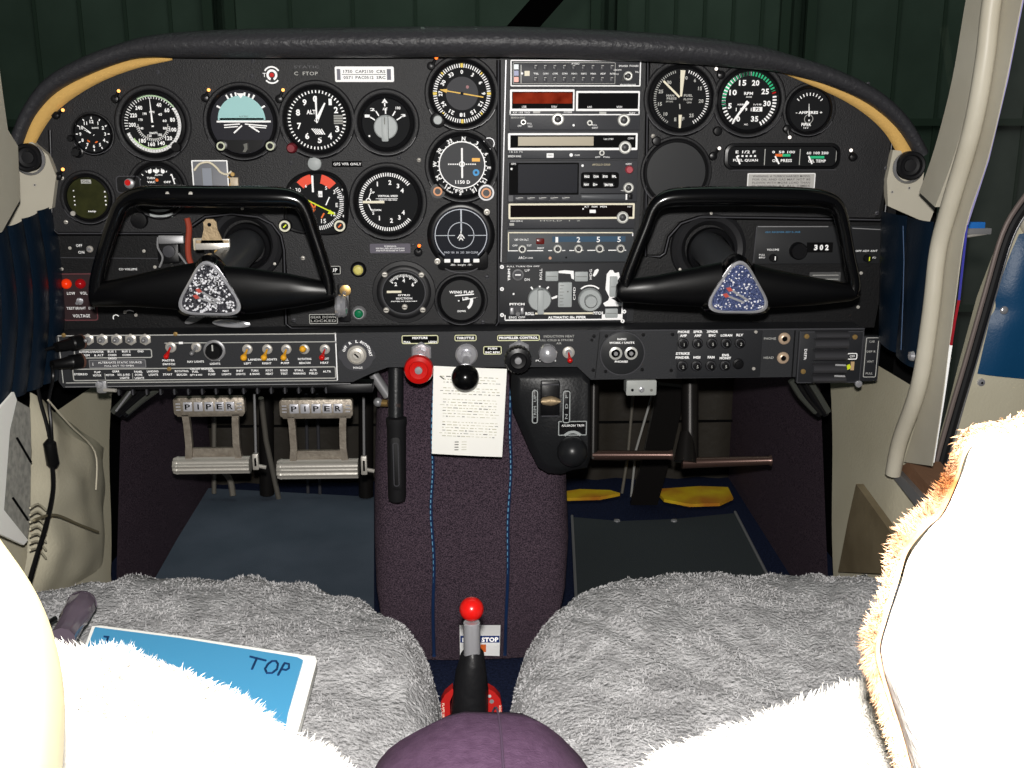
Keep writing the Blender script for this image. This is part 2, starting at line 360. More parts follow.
# gusset where right pillar meets the panel
def gusset(pts,vent,label,vlabel,X,scr):
    m=MB(); q=[P(x,y,-0.012) for x,y in pts]; m.prism(q,V((0,0.012,0)),BEI2); o=m.build('corner_gusset'); tag(o,label,'trim plate')
    for x,y in scr:
        g_=G(x,y,-0.012); s_=MB(); g_.disc(s_,x,y,1.6,0.6,STL,12); g_.disc(s_,x,y,0.7,0.8,DARK,8); s_.build('screw',o,g_.o)
    g_=G(vent[0],vent[1],-0.013); x,y=vent; v=MB()
    e=empty('air_vent',g_.o,vlabel,'air vent')
    v=MB(); g_.lathe(v,x,y,[(14,0),(15.5,2),(16,5),(14,8)],LGRY,32); v.build('collar',e)
    v=MB(); g_.lathe(v,x,y-2,[(14,4),(14,12),(12.5,14),(10.5,13),(9.5,8),(6.5,7),(6,9),(0,9.5)],RUB,32); v.build('nozzle',e)
gusset([(15,145),(32,142),(48,155),(56,176),(52,208),(14,226),(2,232),(2,150)],(31,159),'beige metal corner plate under the left air vent','round black swivelling air vent at the left panel corner',-1,[(35,185),(14,196)])
gusset([(893,150),(915,152),(924,172),(922,190),(936,206),(929,224),(888,206),(887,180)],(907,167),'beige metal corner plate under the right air vent','round black swivelling air vent at the right panel corner',1,[(909,188),(892,192)])
# left windshield pillar
mb=MB(); q=[PX(x,y,-0.50) for x,y in [(-100,-190),(-46,-190),(-4,40),(3,95),(8,130),(18,146),(20,200),(2,232),(-60,262)]]; mb.prism(q,V((-0.02,0,0)),BEI2); struct(mb.build('trim_9'))
# ---------------- left navy ribbed side panel
def ribbed(c00,c10,c11,c01,X,nr,name,label,m_,depth=0.006,bulge=0.0):
    m=MB(); rows=[]; nu=nr*8
    for j in range(15):
        v=j/14; row=[]
        for i in range(nu+1):
            u=i/nu; bx=bulge*math.sin(PI*v)
            x=(c00[0]*(1-u)+c10[0]*u)*(1-v)+(c01[0]*(1-u)+c11[0]*u)*v+bx
            y=(c00[1]*(1-u)+c10[1]*u)*(1-v)+(c01[1]*(1-u)+c11[1]*u)*v
            p=PX(x,y,X); p.x-=math.copysign(depth*abs(math.sin(PI*nr*u))**0.5,X); row.append(p)
        rows.append(row)
    m.loft(rows,m_,closed=False); o=m.build(name); tag(o,label,'side panel'); return o
ribbed((-40,250),(52,203),(58,378),(-40,420),-0.515,6,'ribbed_side_panel','dark navy vinyl ribbed side panel left of the instrument panel',NAV,bulge=9)
o=ribbed((881,210),(934,222),(914,368),(879,338),0.512,2,'padded_side_panel','dark navy vinyl padded panel with chrome button right of instrument panel',NAV)
s_=MB(); p=PX(913,356,0.505); s_.lathe(p,(-1,0,0),[(0.006,0),(0.005,0.004),(0,0.006)],CHR,16); s_.build('button',o,p)
s_=MB(); s_.tube([PX(x,y,0.503) for x,y in [(903,226),(904,260),(903,300),(901,350)]],0.0005,mat('blue_grey_thread',(70,90,120),.6),6); s_.build('stitching',o)
# beige access plate low on right wall, map pocket left
wp=MB(); wp.prism([PX(x,y,0.508) for x,y in [(838,572),(848,520),(856,484),(902,548),(915,575)]],V((0.01,0,0)),mat('soiled_beige_panel',(128,116,92),0.6,bump=0.2,bscale=100,c2=(108,96,74),vscale=14)); o=wp.build('access_panel'); tag(o,'soiled beige access panel low on the right side wall','panel')
# ================================================================ instrument panel
g0=G(472,200,0)
pe=empty('instrument_panel',P(472,330,0.02),'wide black crackle-finish aircraft instrument panel filled with gauges','instrument panel')
m=MB(); b=G(472,200,0.014)
b.poly(m,[(30,140),(45,115),(75,88),(130,64),(200,50),(420,44),(640,48),(780,62),(850,88),(893,122),(902,215),(890,334),(58,334),(47,235),(38,180)],0,4,BLK2); m.build('backing',pe)
m=MB(); a=G(300,200,0.0)
lp=[(46,140),(50,122),(64,104),(95,85),(130,71),(165,60),(200,52),(498,46),(498,322),(494,328),(292,328),(285,324),(283,250),(281,236),(272,224),(258,217),(232,214),(205,217),(192,226),(182,233),(58,233),(52,229),(51,160)]
a.poly(m,lp,-3,2,BLK,); 
def bead(pts,Y,r=1.0,m_=RIM,n=4):
    m=MB(); gg=G(pts[0][0],pts[0][1],Y); m.tube([P(x,y,Y+.0015) for x,y in pts],r*2.3*gg.k,DARK,8); m.tube([P(x,y,Y-.001) for x,y in pts],r*.75*gg.k,m_,8); return m  # wide dark tube paints a shadow groove under the thin lighter edge
m.build('left_faceplate',pe)
bead([(50,130),(51,160),(52,228),(58,233.5),(182,233.5)],-0.003,0.9).build('edge_shadow_bead',pe)
bead([(192,226),(205,217),(232,214),(258,217),(272,224),(281,236),(284,250),(286,324),(292,328.5),(494,328.5),(498.5,322),(498.5,60)],-0.003,1.0).build('edge_shadow_bead',pe)
m=MB(); a=G(760,150,0.0)
rp=[(648,48),(780,60),(835,78),(868,96),(890,122),(892,135),(884,214),(880,219),(775,217),(700,216),(680,223),(668,237),(664,253),(660,256),(645,256)]
a.poly(m,rp,-3,2,BLK); m.build('right_faceplate',pe)
bead([(648,55),(645.5,256),(660,256.5),(665,253),(669,237),(681,223.5),(700,217),(775,218),(880,220),(885,214),(892.5,135),(890,122)],-0.003,1.0).build('edge_shadow_bead',pe)
m=MB(); a=G(570,190,0.002); a.poly(m,[(501,46),(645,46),(637,326),(498,326)],-2,0.5,mat('radio_rack_black',(30,31,34),0.5,bump=0.15,bscale=500)); m.build('radio_rack',pe)
for xs in ((506,60,501,262),):
    m=MB(); m.tube([P(xs[0],xs[1],-0.001),P(xs[2],xs[3],-0.001)],0.0012,LGRY,6); m.build('rack_rail',pe)
# screws
for x,y in [(158,72),(252,76),(253,61),(484,58),(272,138),(291,163),(66,222),(399,158),(419,160),(407,170),(413,245),(303,258),(294,320),(395,320),(477,298),(487,277),(483,322),(660,67),(868,84),(877,213),(716,132),(653,136),(886,168),(103,232),(62,178)]:
    g_=G(x,y,-0.003); s_=MB(); g_.lathe(s_,x,y,[(2.1,0),(2.1,0.5),(1.4,1.0),(0,1.1)],STL if (x+y)%3==0 else RIM,14); g_.rect(s_,x-1.6,y-0.3,x+1.6,y+0.3,1.0,1.2,DARK); s_.build('screw',pe,g_.o)
# post lights : little black posts with glowing tips
EA=mat('lit_amber_tip',(255,170,90),0.3,emit=2.2); EO=mat('lit_orange_tip',(255,110,40),0.3,emit=2.4); EW=mat('lit_white_tip',(255,245,235),0.3,emit=1.2)
for x,y,mm,bx,by in [(65,110,EA,56,115),(120.5,91,EA,115,99),(210,90,EA,205,98),(284,90,EA,279,99),(436.5,58,EO,431,66),(65,169,EA,58,176),(419.5,245,EO,418,252),(715,69,EW,721,75),(788,137,EW,786,129),(718,148,EW,713,156),(849,150,EW,853,157),(403,98,None,403,98)]:
    if mm is None: continue
    g_=G(x,y,-0.003); s_=MB(); g_.lathe(s_,bx,by,[(4.2,0),(4.4,2),(3.6,5),(1.5,5.6),(0,5.6)],BEZ,18); s_.tube([g_.A(bx,by,4),g_.A(x,y,5)],1.6*g_.k,BEZ,8); o=s_.build('post_light',pe,g_.o)
    s_=MB(); s_.sphere(g_.A(x,y,6),1.7*g_.k,mm,12,8); s_.build('bulb',o)
for x,y in [(788,72),(452,80),(72,196)]: pass
for x,y in [(717,131),(656,141)]:
    g_=G(x,y,-0.003); s_=MB(); g_.lathe(s_,x,y,[(4.6,0),(4.8,3),(3.8,5.5),(0,6)],BEZ,18); s_.build('post_light',pe,g_.o)
# placards on the panel
def placard(x0,y0,x1,y1,lines,bg,fg,name='placard',Y=-0.0035,border=None,par=None,hs=None,bold=0.012):
    g_=G((x0+x1)/2,(y0+y1)/2,Y); m=MB(); g_.rr(m,x0,y0,x1,y1,1.2,0,0.8,bg)
    if border: g_.frame(m,x0+.3,y0+.3,x1-.3,y1-.3,0.7,1.0,border,1.2)
    n=len(lines); 
    for i,l in enumerate(lines):
        t,wf=l if isinstance(l,tuple) else (l,0.86)
        hh=(y1-y0-3)/n; g_.text(m,t,(x0+x1)/2,y0+1.5+hh*(i+0.5),hh*0.66,1.1,fg,w=(x1-x0)*wf,bold=bold)
    return m.build(name,par or pe,g_.o)
m=MB(); g_=G(364,74,-0.0035); g_.rr(m,335,66.5,394,82,1.5,0,0.8,WHT); 
for (xx,t) in ((344,'1750'),(356,'CAP'),(365,'2150'),(377,'CRS')):
    g_.text(m,t,xx+4,71.5,3,1.0,DARK,w=9); g_.text(m,t[::-1],xx+4,77.5,3,1.0,DARK,w=9)
g_.rect(m,337,69,340.5,80,0.9,1.0,mat('grey_print',(110,110,120),0.6)); g_.rect(m,387,69,391,80,0.9,1.0,MATS['grey_print']); g_.line(m,342,74.5,386,74.5,0.5,1.0,DARK); m.build('placard',pe,g_.o)
m=MB(); g_=G(306,73,-0.003); g_.text(m,'C  FTOP',306,73.5,3.6,0.6,DIM,w=24); g_.text(m,'STATIC',307,67,2.6,0.6,mat('faint_marking',(85,85,88),0.6),w=26); m.build('engraved_text',pe,g_.o)
# round sticker with red centre
m=MB(); g_=G(272,75,-0.0035)
g_.arc(m,272,75,7.2,8.8,-60,60,0.8,WHT); g_.arc(m,272,75,7.2,8.8,130,230,0.8,WHT); g_.arc(m,272,75,3.2,5.6,-160,160,0.8,WHT,24); g_.disc(m,272,75,9.4,0.4,BLK); g_.disc(m,272,75,2.2,1.2,RED,14); g_.text(m,'T',264.5,75,4,0.9); m.build('round_sticker',pe,g_.o)
m=MB(); g_=G(351,164,-0.0035); g_.rect(m,332,161,362,167,0,0.5,DARK); g_.text(m,'GPS VFR ONLY',347.5,164,2.6,0.7,w=28); m.build('placard',pe,g_.o)
placard(370,243.5,410.5,253,[('WARNING',0.3),('FOR STALL SPEED WITH GEAR DOWN',0.7),('AND FLAPS EXTENDED IN TURNS',0.7)],mat('grey_placard',(88,84,96),0.5),WHT)
placard(747,173,815,189,['WARNING: A TURBOCHARGED MODEL','FOR OIL AND GAS MAY NOT BE','FLOWN WITH MORE LOAD THAN','IS SHOWN AT ALL TIMES'],mat('pale_placard',(186,184,180),0.4,0.2),mat('placard_print',(90,88,88),0.5),border=WHT)
# voltage light plate left
ve=empty('voltage_monitor',P(76,322,0.01),'maroon-edged low voltage warning plate with two red lamps','warning light')
vp=G(78,297,0.008); m=MB(); vp.rr(m,61,273,97,321,3,0,1,mat('brown_black_plate',(46,30,32),0.5)); vp.frame(m,61.5,273.5,96.5,320.5,0.8,1.2,mat('maroon_edge',(110,62,66),0.5),3)
for t,x,y,h,w_ in (('LOW',72,293,3,8),('VOL',84.5,293,3,7),('TEST',70,308,2.6,8),('BRIGHT',80,308,2.6,10),('DIM',91,308,2.6,6),('VOLTAGE',80,315.7,3.2,17)): vp.text(m,t,x,y,h,1.4,w=w_)
m.build('plate',ve)
for x in (68.5,82.5):
    s_=MB(); vp.lathe(s_,x,283.5,[(5,1),(5,3),(4,5),(2,6.5),(0,7)],mat('lit_red_lens',(225,50,12),0.2,emit=0.35) if x<75 else mat('red_lens',(150,15,20),0.2,emit=0.15),20); s_.build('lamp_lens',ve)
s_=MB(); vp.lathe(s_,80,301,[(3.5,1),(3.5,2.5),(2,3),(0,3)],CHR,14); s_.tube([vp.A(80,301,2),vp.A(79,302,8)],[1*vp.k,1.6*vp.k],CHR,8); s_.build('toggle_lever',ve)
# off/on switch
def toggle(x,y,Y,label,parent,lev=(0,4),lm=CHR,nut=True,r=5.0,ang=True,L=11,lr=2.0):
    g_=G(x,y,Y); s_=MB(); 
    if nut: g_.lathe(s_,x,y,[(r,0),(r,1.2),(r*0.7,2.2),(r*0.45,2.2),(r*0.45,1.5),(0,1.5)],STL,6 if nut=='hex' else 20)
    g_.lathe(s_,x,y,[(r*.55,1.5),(r*.55,3),(r*.38,3),(0,2.6)],LGRY,14)
    o=s_.build('toggle_switch',parent,g_.o)
    s_=MB(); tip=g_.A(x+lev[0],y+lev[1],L); s_.tube([g_.A(x,y,2),g_.A(x+lev[0]*.5,y+lev[1]*.5,L*.55),tip],[0.9*g_.k,1.3*g_.k,lr*g_.k],lm,10); s_.sphere(tip,lr*1.05*g_.k,lm,10,8); s_.build('lever',o)
    return o
m=MB(); g_=G(90,249,0.0105); s_=g_
for t,x,y in (('OFF',80,245.3),('ON',81.5,252)): g_.text(m,t,x,y,2.8,1.6,w=6)
m.build('engraved_text',pe,g_.o); toggle(90,249,0.009,'',pe,(0,-1),CHR,True,3.4,L=6,lr=1.2)
m=MB(); g_=G(120,269,0.0105)
for t,x,y,w_ in (('CO VOLUME',128.5,269,18),('PUSH ON',151,307,15)): g_.text(m,t,x,y,2.2,1.6,WHT,w=w_)
g_.arc(m,126,317,6,7,-60,40,1.6,WHT); g_.arc(m,112,318,2.5,3.5,-120,60,1.6,WHT); g_.line(m,56,257,160,258.5,0.8,1.6,RIM); m.build('engraved_text',pe,g_.o)
for x,y in [(62,269),(70,248),(144,251),(155,267),(172,262),(125,312),(136,315),(861,273),(858,307),(764,272),(676,212),(652,247),(679,272),(744,310),(270,270),(291,258)]:
    g_=G(x,y,0.009); s_=MB(); g_.lathe(s_,x,y,[(1.7,0),(1.6,0.8),(0,1.0)],STL,12); s_.build('screw',pe,g_.o)
# ================================================================ gauges
GY=-0.0035
class Gauge:
    def __init__(s,name,cat,label,x,y,r,bw=6.5,face=FACE,Y=GY,bez=BEZ,rimh=3.6,lowrim=True):
        s.g=G(x,y,Y); s.x=x;s.y=y;s.r=r; s.e=empty(name,s.g.o,label,cat)
        m=MB(); s.g.lathe(m,x,y,[(r+bw*.62,0.6),(r+bw*.5,rimh*.7),(r+bw*.2,rimh),(r+0.5,rimh*.85),(r,0.4)],bez,48)
        if lowrim: s.g.lathe(m,x,y,[(r+bw*1.35,0),(r+bw*1.15,1.3),(r+bw*.85,1.5),(r+bw*.66,0.9),(r+bw*.6,0.3)],BLK,48)
        else: s.g.lathe(m,x,y,[(r+bw,0),(r+bw*.95,rimh*.5),(r+bw*.6,rimh*.6)],bez,48)
        if lowrim: [s.g.arc(m,x,y,r+bw*1.2-w_,r+bw*1.2,a0,a1,1.7,mat('rim_highlight',(84,84,88),.3),16) for w_,a0,a1 in ((.5,115,245),(1.1,135,225),(1.6,150,212))]  # highlight painted on the lower rim as nested lighter crescents
        m.build('bezel',s.e)
        s.d=MB(); s.g.disc(s.d,x,y,r+0.6,0.6,face,48); s.c=0.8
    def ticks(s,*a,**k): s.g.ticks(s.d,s.x,s.y,*a,**k)
    def ring_ticks(s,r0,r1,a0,a1,n,w=0.8,m=WHT): s.g.ticks(s.d,s.x,s.y,r0,r1,a0,a1,n,w,s.c,m)
    def text(s,t,x,y,h,m=WHT,w=None,rot=0,c=None,bold=0.035): s.g.text(s.d,t,x,y,h,c or s.c,m,w,rot,bold)
    def polar(s,t,r,a,h,m=WHT,w=None,rot=None):
        ar=math.radians(a); s.text(t,s.x+r*math.sin(ar),s.y-r*math.cos(ar),h,m,w,rot or 0)
    def arc(s,*a,c=None,m=WHT,n=16): s.g.arc(s.d,s.x,s.y,a[0],a[1],a[2],a[3],c or s.c,m,n)
    def needle(s,a,r,w,m=WHT,tail=3,w1=0.4,c=2,cx=None,cy=None,name='needle',hub=1.6):
        n=MB(); cx=s.x if cx is None else cx; cy=s.y if cy is None else cy
        s.g.tick(n,cx,cy,-tail,r,a,w,c,m,w1)
        if hub: s.g.disc(n,cx,cy,hub,c+0.3,m if hub>1.7 else FACE,14)
        n.build(name,s.e)
    def knob(s,x,y,r,m,h=9,sub=None,flange=None):
        n=MB()
        if flange: s.g.lathe(n,x,y,[(flange,0),(flange,2.2),(flange*.75,3),(0,3)],BEZ,24)
        s.g.lathe(n,x,y,[(r*.9,1),(r,2),(r,h*.8),(r*.86,h),(0,h)],m,24)
        if sub: s.g.lathe(n,x,y,[(r*.6,h),(r*.55,h+2.5),(0,h+2.5)],sub,20)
        n.build('knob',s.e)
    def done(s): s.d.build('dial',s.e); return s.e
# clock
q=Gauge('panel_clock','clock','small round black clock with white numerals at the panel left end',93,134,18,3)
q.ring_ticks(15,17,0,330,12,1.1); 
for i in range(1,13): q.polar(str(i),12.4,i*30,3.4)
q.text('QUARTZ',96,128,1.8,w=7); q.arc(8,9.2,150,170,m=ORG); q.arc(8,9.2,205,225,m=ORG)
q.needle(-62,9,1.6,WHT,2); q.needle(-50,13,1.2,WHT,2,c=2.6,name='minute_hand'); q.knob(76.5,152,4.5,BEZ,10,flange=6); q.knob(71,138,3.4,BEZ,5); q.done()
# airspeed
q=Gauge('airspeed_indicator','gauge','airspeed gauge with bright white arc and dense numerals, upper left of panel',153,124,29,7.5)
q.arc(25.5,28.5,55,250,m=WHT,n=40); q.arc(27.2,28.6,-30,55,m=mat('green_pale',(200,230,190),0.5)); q.ring_ticks(25,28.6,-100,250,60,0.7)
q.arc(24.2,25.4,150,235,m=mat('pale_green_arc',(190,225,160),0.5))
for t,a in (('40',22),('60',48),('80',78),('100',106),('120',134),('140',160),('160',188),('180',215),('200',-92),('220',-65),('240',-38)): q.polar(t,20.5,a,4.2,w=7 if len(t)>2 else 5)
for t,a in (('45',40),('60',75),('80',110),('100',150),('120',200),('140',-110),('170',-70),('190',-35)): q.polar(t,12.5,a,2.6,w=4)
q.arc(14.5,15.5,90,270,m=DIM,n=20); q.ring_ticks(15.5,17.5,100,260,24,0.6); q.text('KNOTS',153,133,2.2,w=8); q.text('MPH',153,112,2.2,w=5)
q.needle(-2,26,2.2,WHT,3); q.knob(176,147,5,BEZ,8); q.done()
# attitude
q=Gauge('attitude_indicator','gauge','attitude indicator with pale blue sky half and white horizon bars',242,122,31.5,6,face=mat('attitude_black',(20,20,30),0.6))
d=q.d; g=q.g
g.arc(d,242,120,0,24,-90,90,0.8,SKY,32); g.rect(d,220,118,264,120.5,0.7,0.8,SKY)
for a,l in ((-60,4),(-30,4.5),(-20,3.5),(-10,3.5),(10,3.5),(20,3.5),(30,4.5),(60,4)): g.tick(d,242,120,24,24+l,a,1.8,1.0,WHT)
d.add([g.A(238.5,93.5,1.2),g.A(246.5,93.5,1.2),g.A(242.5,98.5,1.2)],[(0,1,2)],WHT)
g.rect(d,217,120.6,271,122.4,1.0,1.3,WHT); g.line(d,224,125,240,124,1.2,1.2,WHT); g.line(d,245,124,267,126,1.2,1.2,WHT); g.line(d,224,127.5,238,126.5,1.0,1.2,WHT); g.line(d,250,126.5,266,128,1,1.2,WHT)
g.line(d,233.5,133,242,125.5,1.5,1.4,WHT); g.line(d,249,125.5,259,132,1.5,1.4,WHT); g.text(d,'ELECTRIC',244.5,116.5,1.6,1,INK,w=9)
g.poly(d,[(219,140),(263,140),(258,149),(248,153),(236,153),(226,149)],0.8,2,BEZ)
q.done()
for x in (220,269.5):
    n=MB(); g.lathe(n,x,146,[(6.5,0),(6.5,2.4),(5,3),(0,3)],BEZ,20); g.ring(n,x,146,2.9,4.4,4,mat('pale_olive_ring',(200,205,180),0.4),20,1.2); g.lathe(n,x,146,[(2.8,3),(2.8,5),(0,5)],BEZ,12); n.build('adjust_knob',q.e)
n=MB(); g.poly(n,[(243,144),(247,143),(247,149),(245,152),(242,152),(244,148)],2,6,mat('grey_cage_knob',(105,105,100),0.4)); n.build('caging_lever',q.e)
# altimeter
q=Gauge('altimeter','gauge','altimeter with white numerals 0 to 9, small hatched window and two hands',317,120,30,7)
q.ring_ticks(26.6,29.4,0,352.8,50,1.2)
for i,(x,y) in enumerate([(316,99),(331,102),(336.5,110),(337,129),(329.5,136),(319,140),(306.5,136),(299,126),(298.5,112.5),(305.5,102.5)]): q.text(str(i),x,y,6.4,w=3.2 if i==1 else 4.2)
q.text('ALT',311.5,112,4.4,w=9); q.g.disc(q.d,317.5,131,7,0.9,FACE,20)
for k in range(6): q.g.line(q.d,311.5+k*1.9,128.5-0.9*k*0+ (k*0.1),316+k*1.9-(1 if k>3 else 0),134.5,1.0,1.2,WHT)
q.g.rect(q.d,334,115,343,124,0.9,1.2,mat('grey_window',(150,150,145),0.5)); 
for k in range(3): q.g.line(q.d,334,117+k*2.6,343,117+k*2.6,0.6,1.4,DARK)
q.needle(28,19,4,WHT,2,1.5,c=1.8); q.needle(0,23.5,1.2,WHT,3,2.2,c=2.4,name='minute_hand',hub=0)
n=MB(); q.g.lathe(n,291,148,[(5.5,0),(5.5,2),(4.8,9),(3.6,11),(0,11)],DRED,20); n.build('setting_knob',q.e); q.done()
# source selector
q=Gauge('rotary_selector','selector','round dial with large grey knob and five white marks',386,123,24,7.5)
for a,x,y in ((-58,368,116),(-32,374.5,110),(0,385.5,109.5),(32,398,108.5),(58,403.5,116)): q.g.tick(q.d,386,127,13,18.5,a,1.3,0.9,WHT)
for t,x,y in (('1',367.5,116),('2',373,109.5),('ALT',385.5,109),('100',398.5,108),('3',403.5,115.5)): q.text(t,x,y,2.8,w=5)
q.d.add([q.g.A(385.3,98.5,1),q.g.A(388.5,103,1),q.g.A(382.2,103,1)],[(0,1,2)],WHT); q.g.rect(q.d,384.7,102,386,106.5,.8,1,WHT)
n=MB(); q.g.lathe(n,386,127,[(12,1),(12,6),(11,7),(0,7)],GRY,32); q.g.rr(n,382.5,116,389,141,1.2,6,15,GRY); q.g.rect(n,385.3,117,386.2,124,14.9,15.2,INK); n.build('knob',q.e); q.g.disc(q.d,369,136,1,1,WHT,8); q.done()
# adf dial
def card(q,r,lab,step,h,inner=None,rot0=0,w=5.4,n=36,tl=4,m=WHT):
    for i,t in enumerate(lab): q.polar(t,r,i*360/len(lab)+rot0,h,w=w if len(t)>1 else None,rot=i*360/len(lab)+rot0)
q=Gauge('adf_indicator','gauge','direction dial with long yellow needle, top right of the left gauge group',462,93.5,29.5,6.5)
q.ring_ticks(25.4,29.2,0,355,72,1.0); card(q,21.5,['0','3','6','9','12','15','18','21','24','27','30','33'],0,4)
for a in (0,90,180,270): q.g.tick(q.d,462,93.5,25.5,29.4,a,2.4,1.1,YEL)
for a in (45,135,225,315): q.g.tick(q.d,462,93.5,26.5,29.2,a,1.5,1.1,YEL)
q.g.disc(q.d,462,93.5,16.5,1.0,mat('dial_grey',(52,52,56),0.6),36); q.g.disc(q.d,467.5,87,1.6,1.2,DRED,10)
q.needle(-80.5,22,1.2,mat('needle_yellow',(225,180,70),0.5),22,1.2,c=2.2); n=MB(); 
a_=q.g.R(462,93.5,23,-80.5,2.6); n.add([a_,q.g.R(462,93.5,15.5,-88,2.6),q.g.R(462,93.5,15.5,-73,2.6)],[(0,1,2)],MATS['needle_yellow']); n.build('needle_head',q.e)
q.knob(437.5,120,4.8,GRY,9,flange=8); q.done()
# vor
q=Gauge('course_indicator','gauge','course indicator with white compass ring and vertical needle, two orange-rimmed knobs',462,166,29,6.5)
q.g.disc(q.d,462,165,23,1,mat('dial_grey2',(56,57,60),0.6),40); q.g.ring(q.d,462,165,22.4,23.6,1.3,WHT,48)
q.ring_ticks(23.4,25.2,0,350,36,0.9); card(q,27.2,['N','3','6','E','12','15','S','21','24','W','30','33'],0,4,rot0=4,w=5)
q.g.disc(q.d,462,164,3,1.9,WHT,18); q.g.disc(q.d,462,164,2,2.0,INK,14)
for k in range(2,7):
    for sg in (-1,1): q.g.rect(q.d,462+sg*(k*2.2)-.7,163.5,462+sg*(k*2.2)+.7,164.8,1,1.3,WHT)
q.g.rect(q.d,472,158,480,161.5,1,1.4,AMB); q.g.ring(q.d,476,172.5,1.4,3.4,1.4,mat('cyan_mark',(60,150,210),0.5),14); q.text('1150 D',462.5,182,3.6,w=15,c=1.5)
q.text('OBS',449,192,2.2,w=8,rot=20); q.text('PG',459,191,3.6,w=8)
n=MB(); q.g.rect(n,461.2,148,463,178,1.8,2.2,WHT); n.build('needle',q.e)
n=MB(); q.g.disc(n,437.5,191,7.5,3,BEZ,20); q.g.ring(n,437.5,191,3,4.6,6,mat('worn_brass_rim',(150,105,75),0.4,0.4),18,3); q.g.disc(n,437.5,191,3,6,BEZ,12); n.build('knob',q.e)
n=MB(); q.g.disc(n,486,192.5,8.5,3,BEZ,20); q.g.ring(n,486,192.5,6.4,8,6,LGRY,24,3); q.g.ring(n,486,192.5,3.4,5,9,MATS['worn_brass_rim'],18,4); q.g.disc(n,486,192.5,6.4,5.5,BEZ,20); n.build('course_knob',q.e)
n=MB(); q.g.ring(n,489,143.5,5,5.8,1,LGRY,24); q.g.disc(n,489,143.5,5,0.8,BLK,20); n.build('blank_plug',q.e); q.done()
# stormscope
e=empty('lightning_detector',P(461,260,GY),'dark display with thin white rings, cross lines and aircraft symbol, four buttons below','display')
g=G(461,234,GY); m=MB(); g.lathe(m,461,235,[(34,0),(32.5,2),(29.5,3),(27.5,3)],BEZ,48); g.rr(m,437,250,488,270,5,0,3,BEZ); g.arc(m,461,240,32,33.2,150,210,3.2,RIM,20); m.build('bezel',e)
m=MB(); g.disc(m,461,235,28,3.2,mat('screen_blue_black',(14,18,28),0.5,spec=.1),40); tw=mat('screen_trace',(190,195,205),0.5)
g.arc(m,461,235,25.4,26.2,-140,140,3.5,tw,48); g.ring(m,461,235,12.6,13.3,3.6,tw,36)
for a,b,c_,d_ in ((436,235,455,235),(468,235,487,235),(461,209,461,231),(461.7,209,461.7,231)): g.line(m,a,b,c_,d_,0.7,3.6,tw)
for s1 in (-1,1): g.line(m,461+s1*3.4,238,461,233,1.0,3.7,WHT); g.line(m,461+s1*2,240,461,236.5,0.9,3.7,WHT)
g.line(m,461,231,461,239,1.1,3.7,WHT); g.text(m,'FWD 100  50  200  360 CLEAR',461,252,2.2,3.6,tw,w=34); m.build('screen',e)
for i in range(4):
    n=MB(); g.rr(n,444+i*9.7,258.5,450+i*9.7,262,0.5,3,5,WHT); n.build('button',e)
n=MB(); g.text(n,'-RA-  Insight  -W-',461,264.8,2.6,3.3,w=22); n.build('maker_lettering',e)
for x,y in ((487,212),(437,261)):
    n=MB(); g.lathe(n,x,y,[(3,2.5),(3,4),(2,4.2),(0,3)],STL,12); n.build('screw',e)
# vsi
q=Gauge('vertical_speed_indicator','gauge','vertical speed gauge, needle pointing left at zero, numerals to 4',388,202,30,7)
q.ring_ticks(25.5,29,-90,50,30,1.1); q.ring_ticks(25.5,29,-90,-230,30,1.1)
for t,x,y in (('1',378,184),('2',390.5,182.5),('3',398.5,186),('4',402.5,190.5),('1',379,218),('2',391,220.5),('3',399,217.5),('4',403,212.5),('5',371.5,190),('5',373,213)): q.text(t,x,y,4.6 if t!='5' else 3)
q.text('VERTICAL SPEED',388,196,2,w=20); q.g.line(q.d,376,198.6,398,198.6,.5,1,WHT); q.text('1000 FT PER MIN',388,200,1.2,w=18)
q.text('UP',373,192.5,2,w=4); q.text('DOWN',376,210,2,w=10); q.g.line(q.d,368.5,199,371,192.5,1,1,WHT); q.g.line(q.d,368.5,204,371,210,1,1,WHT); q.g.ring(q.d,368.5,200.5,1.6,2.6,1.2,WHT,14)
n=MB(); q.g.rect(n,363,200.6,384.5,203,1.8,2.2,mat('cream_needle',(235,228,205),0.5)); n.build('needle',q.e); q.done()
# horizontal situation / dual scale gauge
e=empty('radio_magnetic_indicator',P(317,230,GY),'gauge with two orange-red arcs and long lime yellow needle behind left yoke','gauge')
g=G(317,205,GY); m=MB(); o=[]; 
shape=[(287,190),(292,182),(302,175),(317,171.5),(332,174),(342,181),(347,192),(347.5,210),(345,226),(338,233),(322,234.5),(300,233),(286,228),(284,222),(285,205)]
sp=[(p.x,p.y) for p in spl([V((a,b,0)) for a,b in shape+[shape[0]]],4)][:-1]
def sc_(k): return [(317+(a-317)*k,204+(b-204)*k) for a,b in sp]
m.loft([[g.A(a,b,c) for a,b in sc_(k)] for k,c in ((1.04,0),(1.02,2.5),(0.98,3.2),(0.93,2.6),(0.92,0.5))],BEZ,closed=True); m.build('bezel',e)
m=MB(); m.add([g.A(a,b,0.8) for a,b in sc_(0.94)],[tuple(range(len(sp)))],FACE)
g.arc(m,317,200,17,26,-47,-12,1.1,mat('red_orange_arc',(235,75,45),0.5),10); g.arc(m,317,200,17,26,14,50,1.1,MATS['red_orange_arc'],10)
g.ticks(m,317,203,23,27,55,175,28,0.8,1.2,WHT); g.ticks(m,317,203,24.5,27,-60,-90,5,1,1.2,WHT)
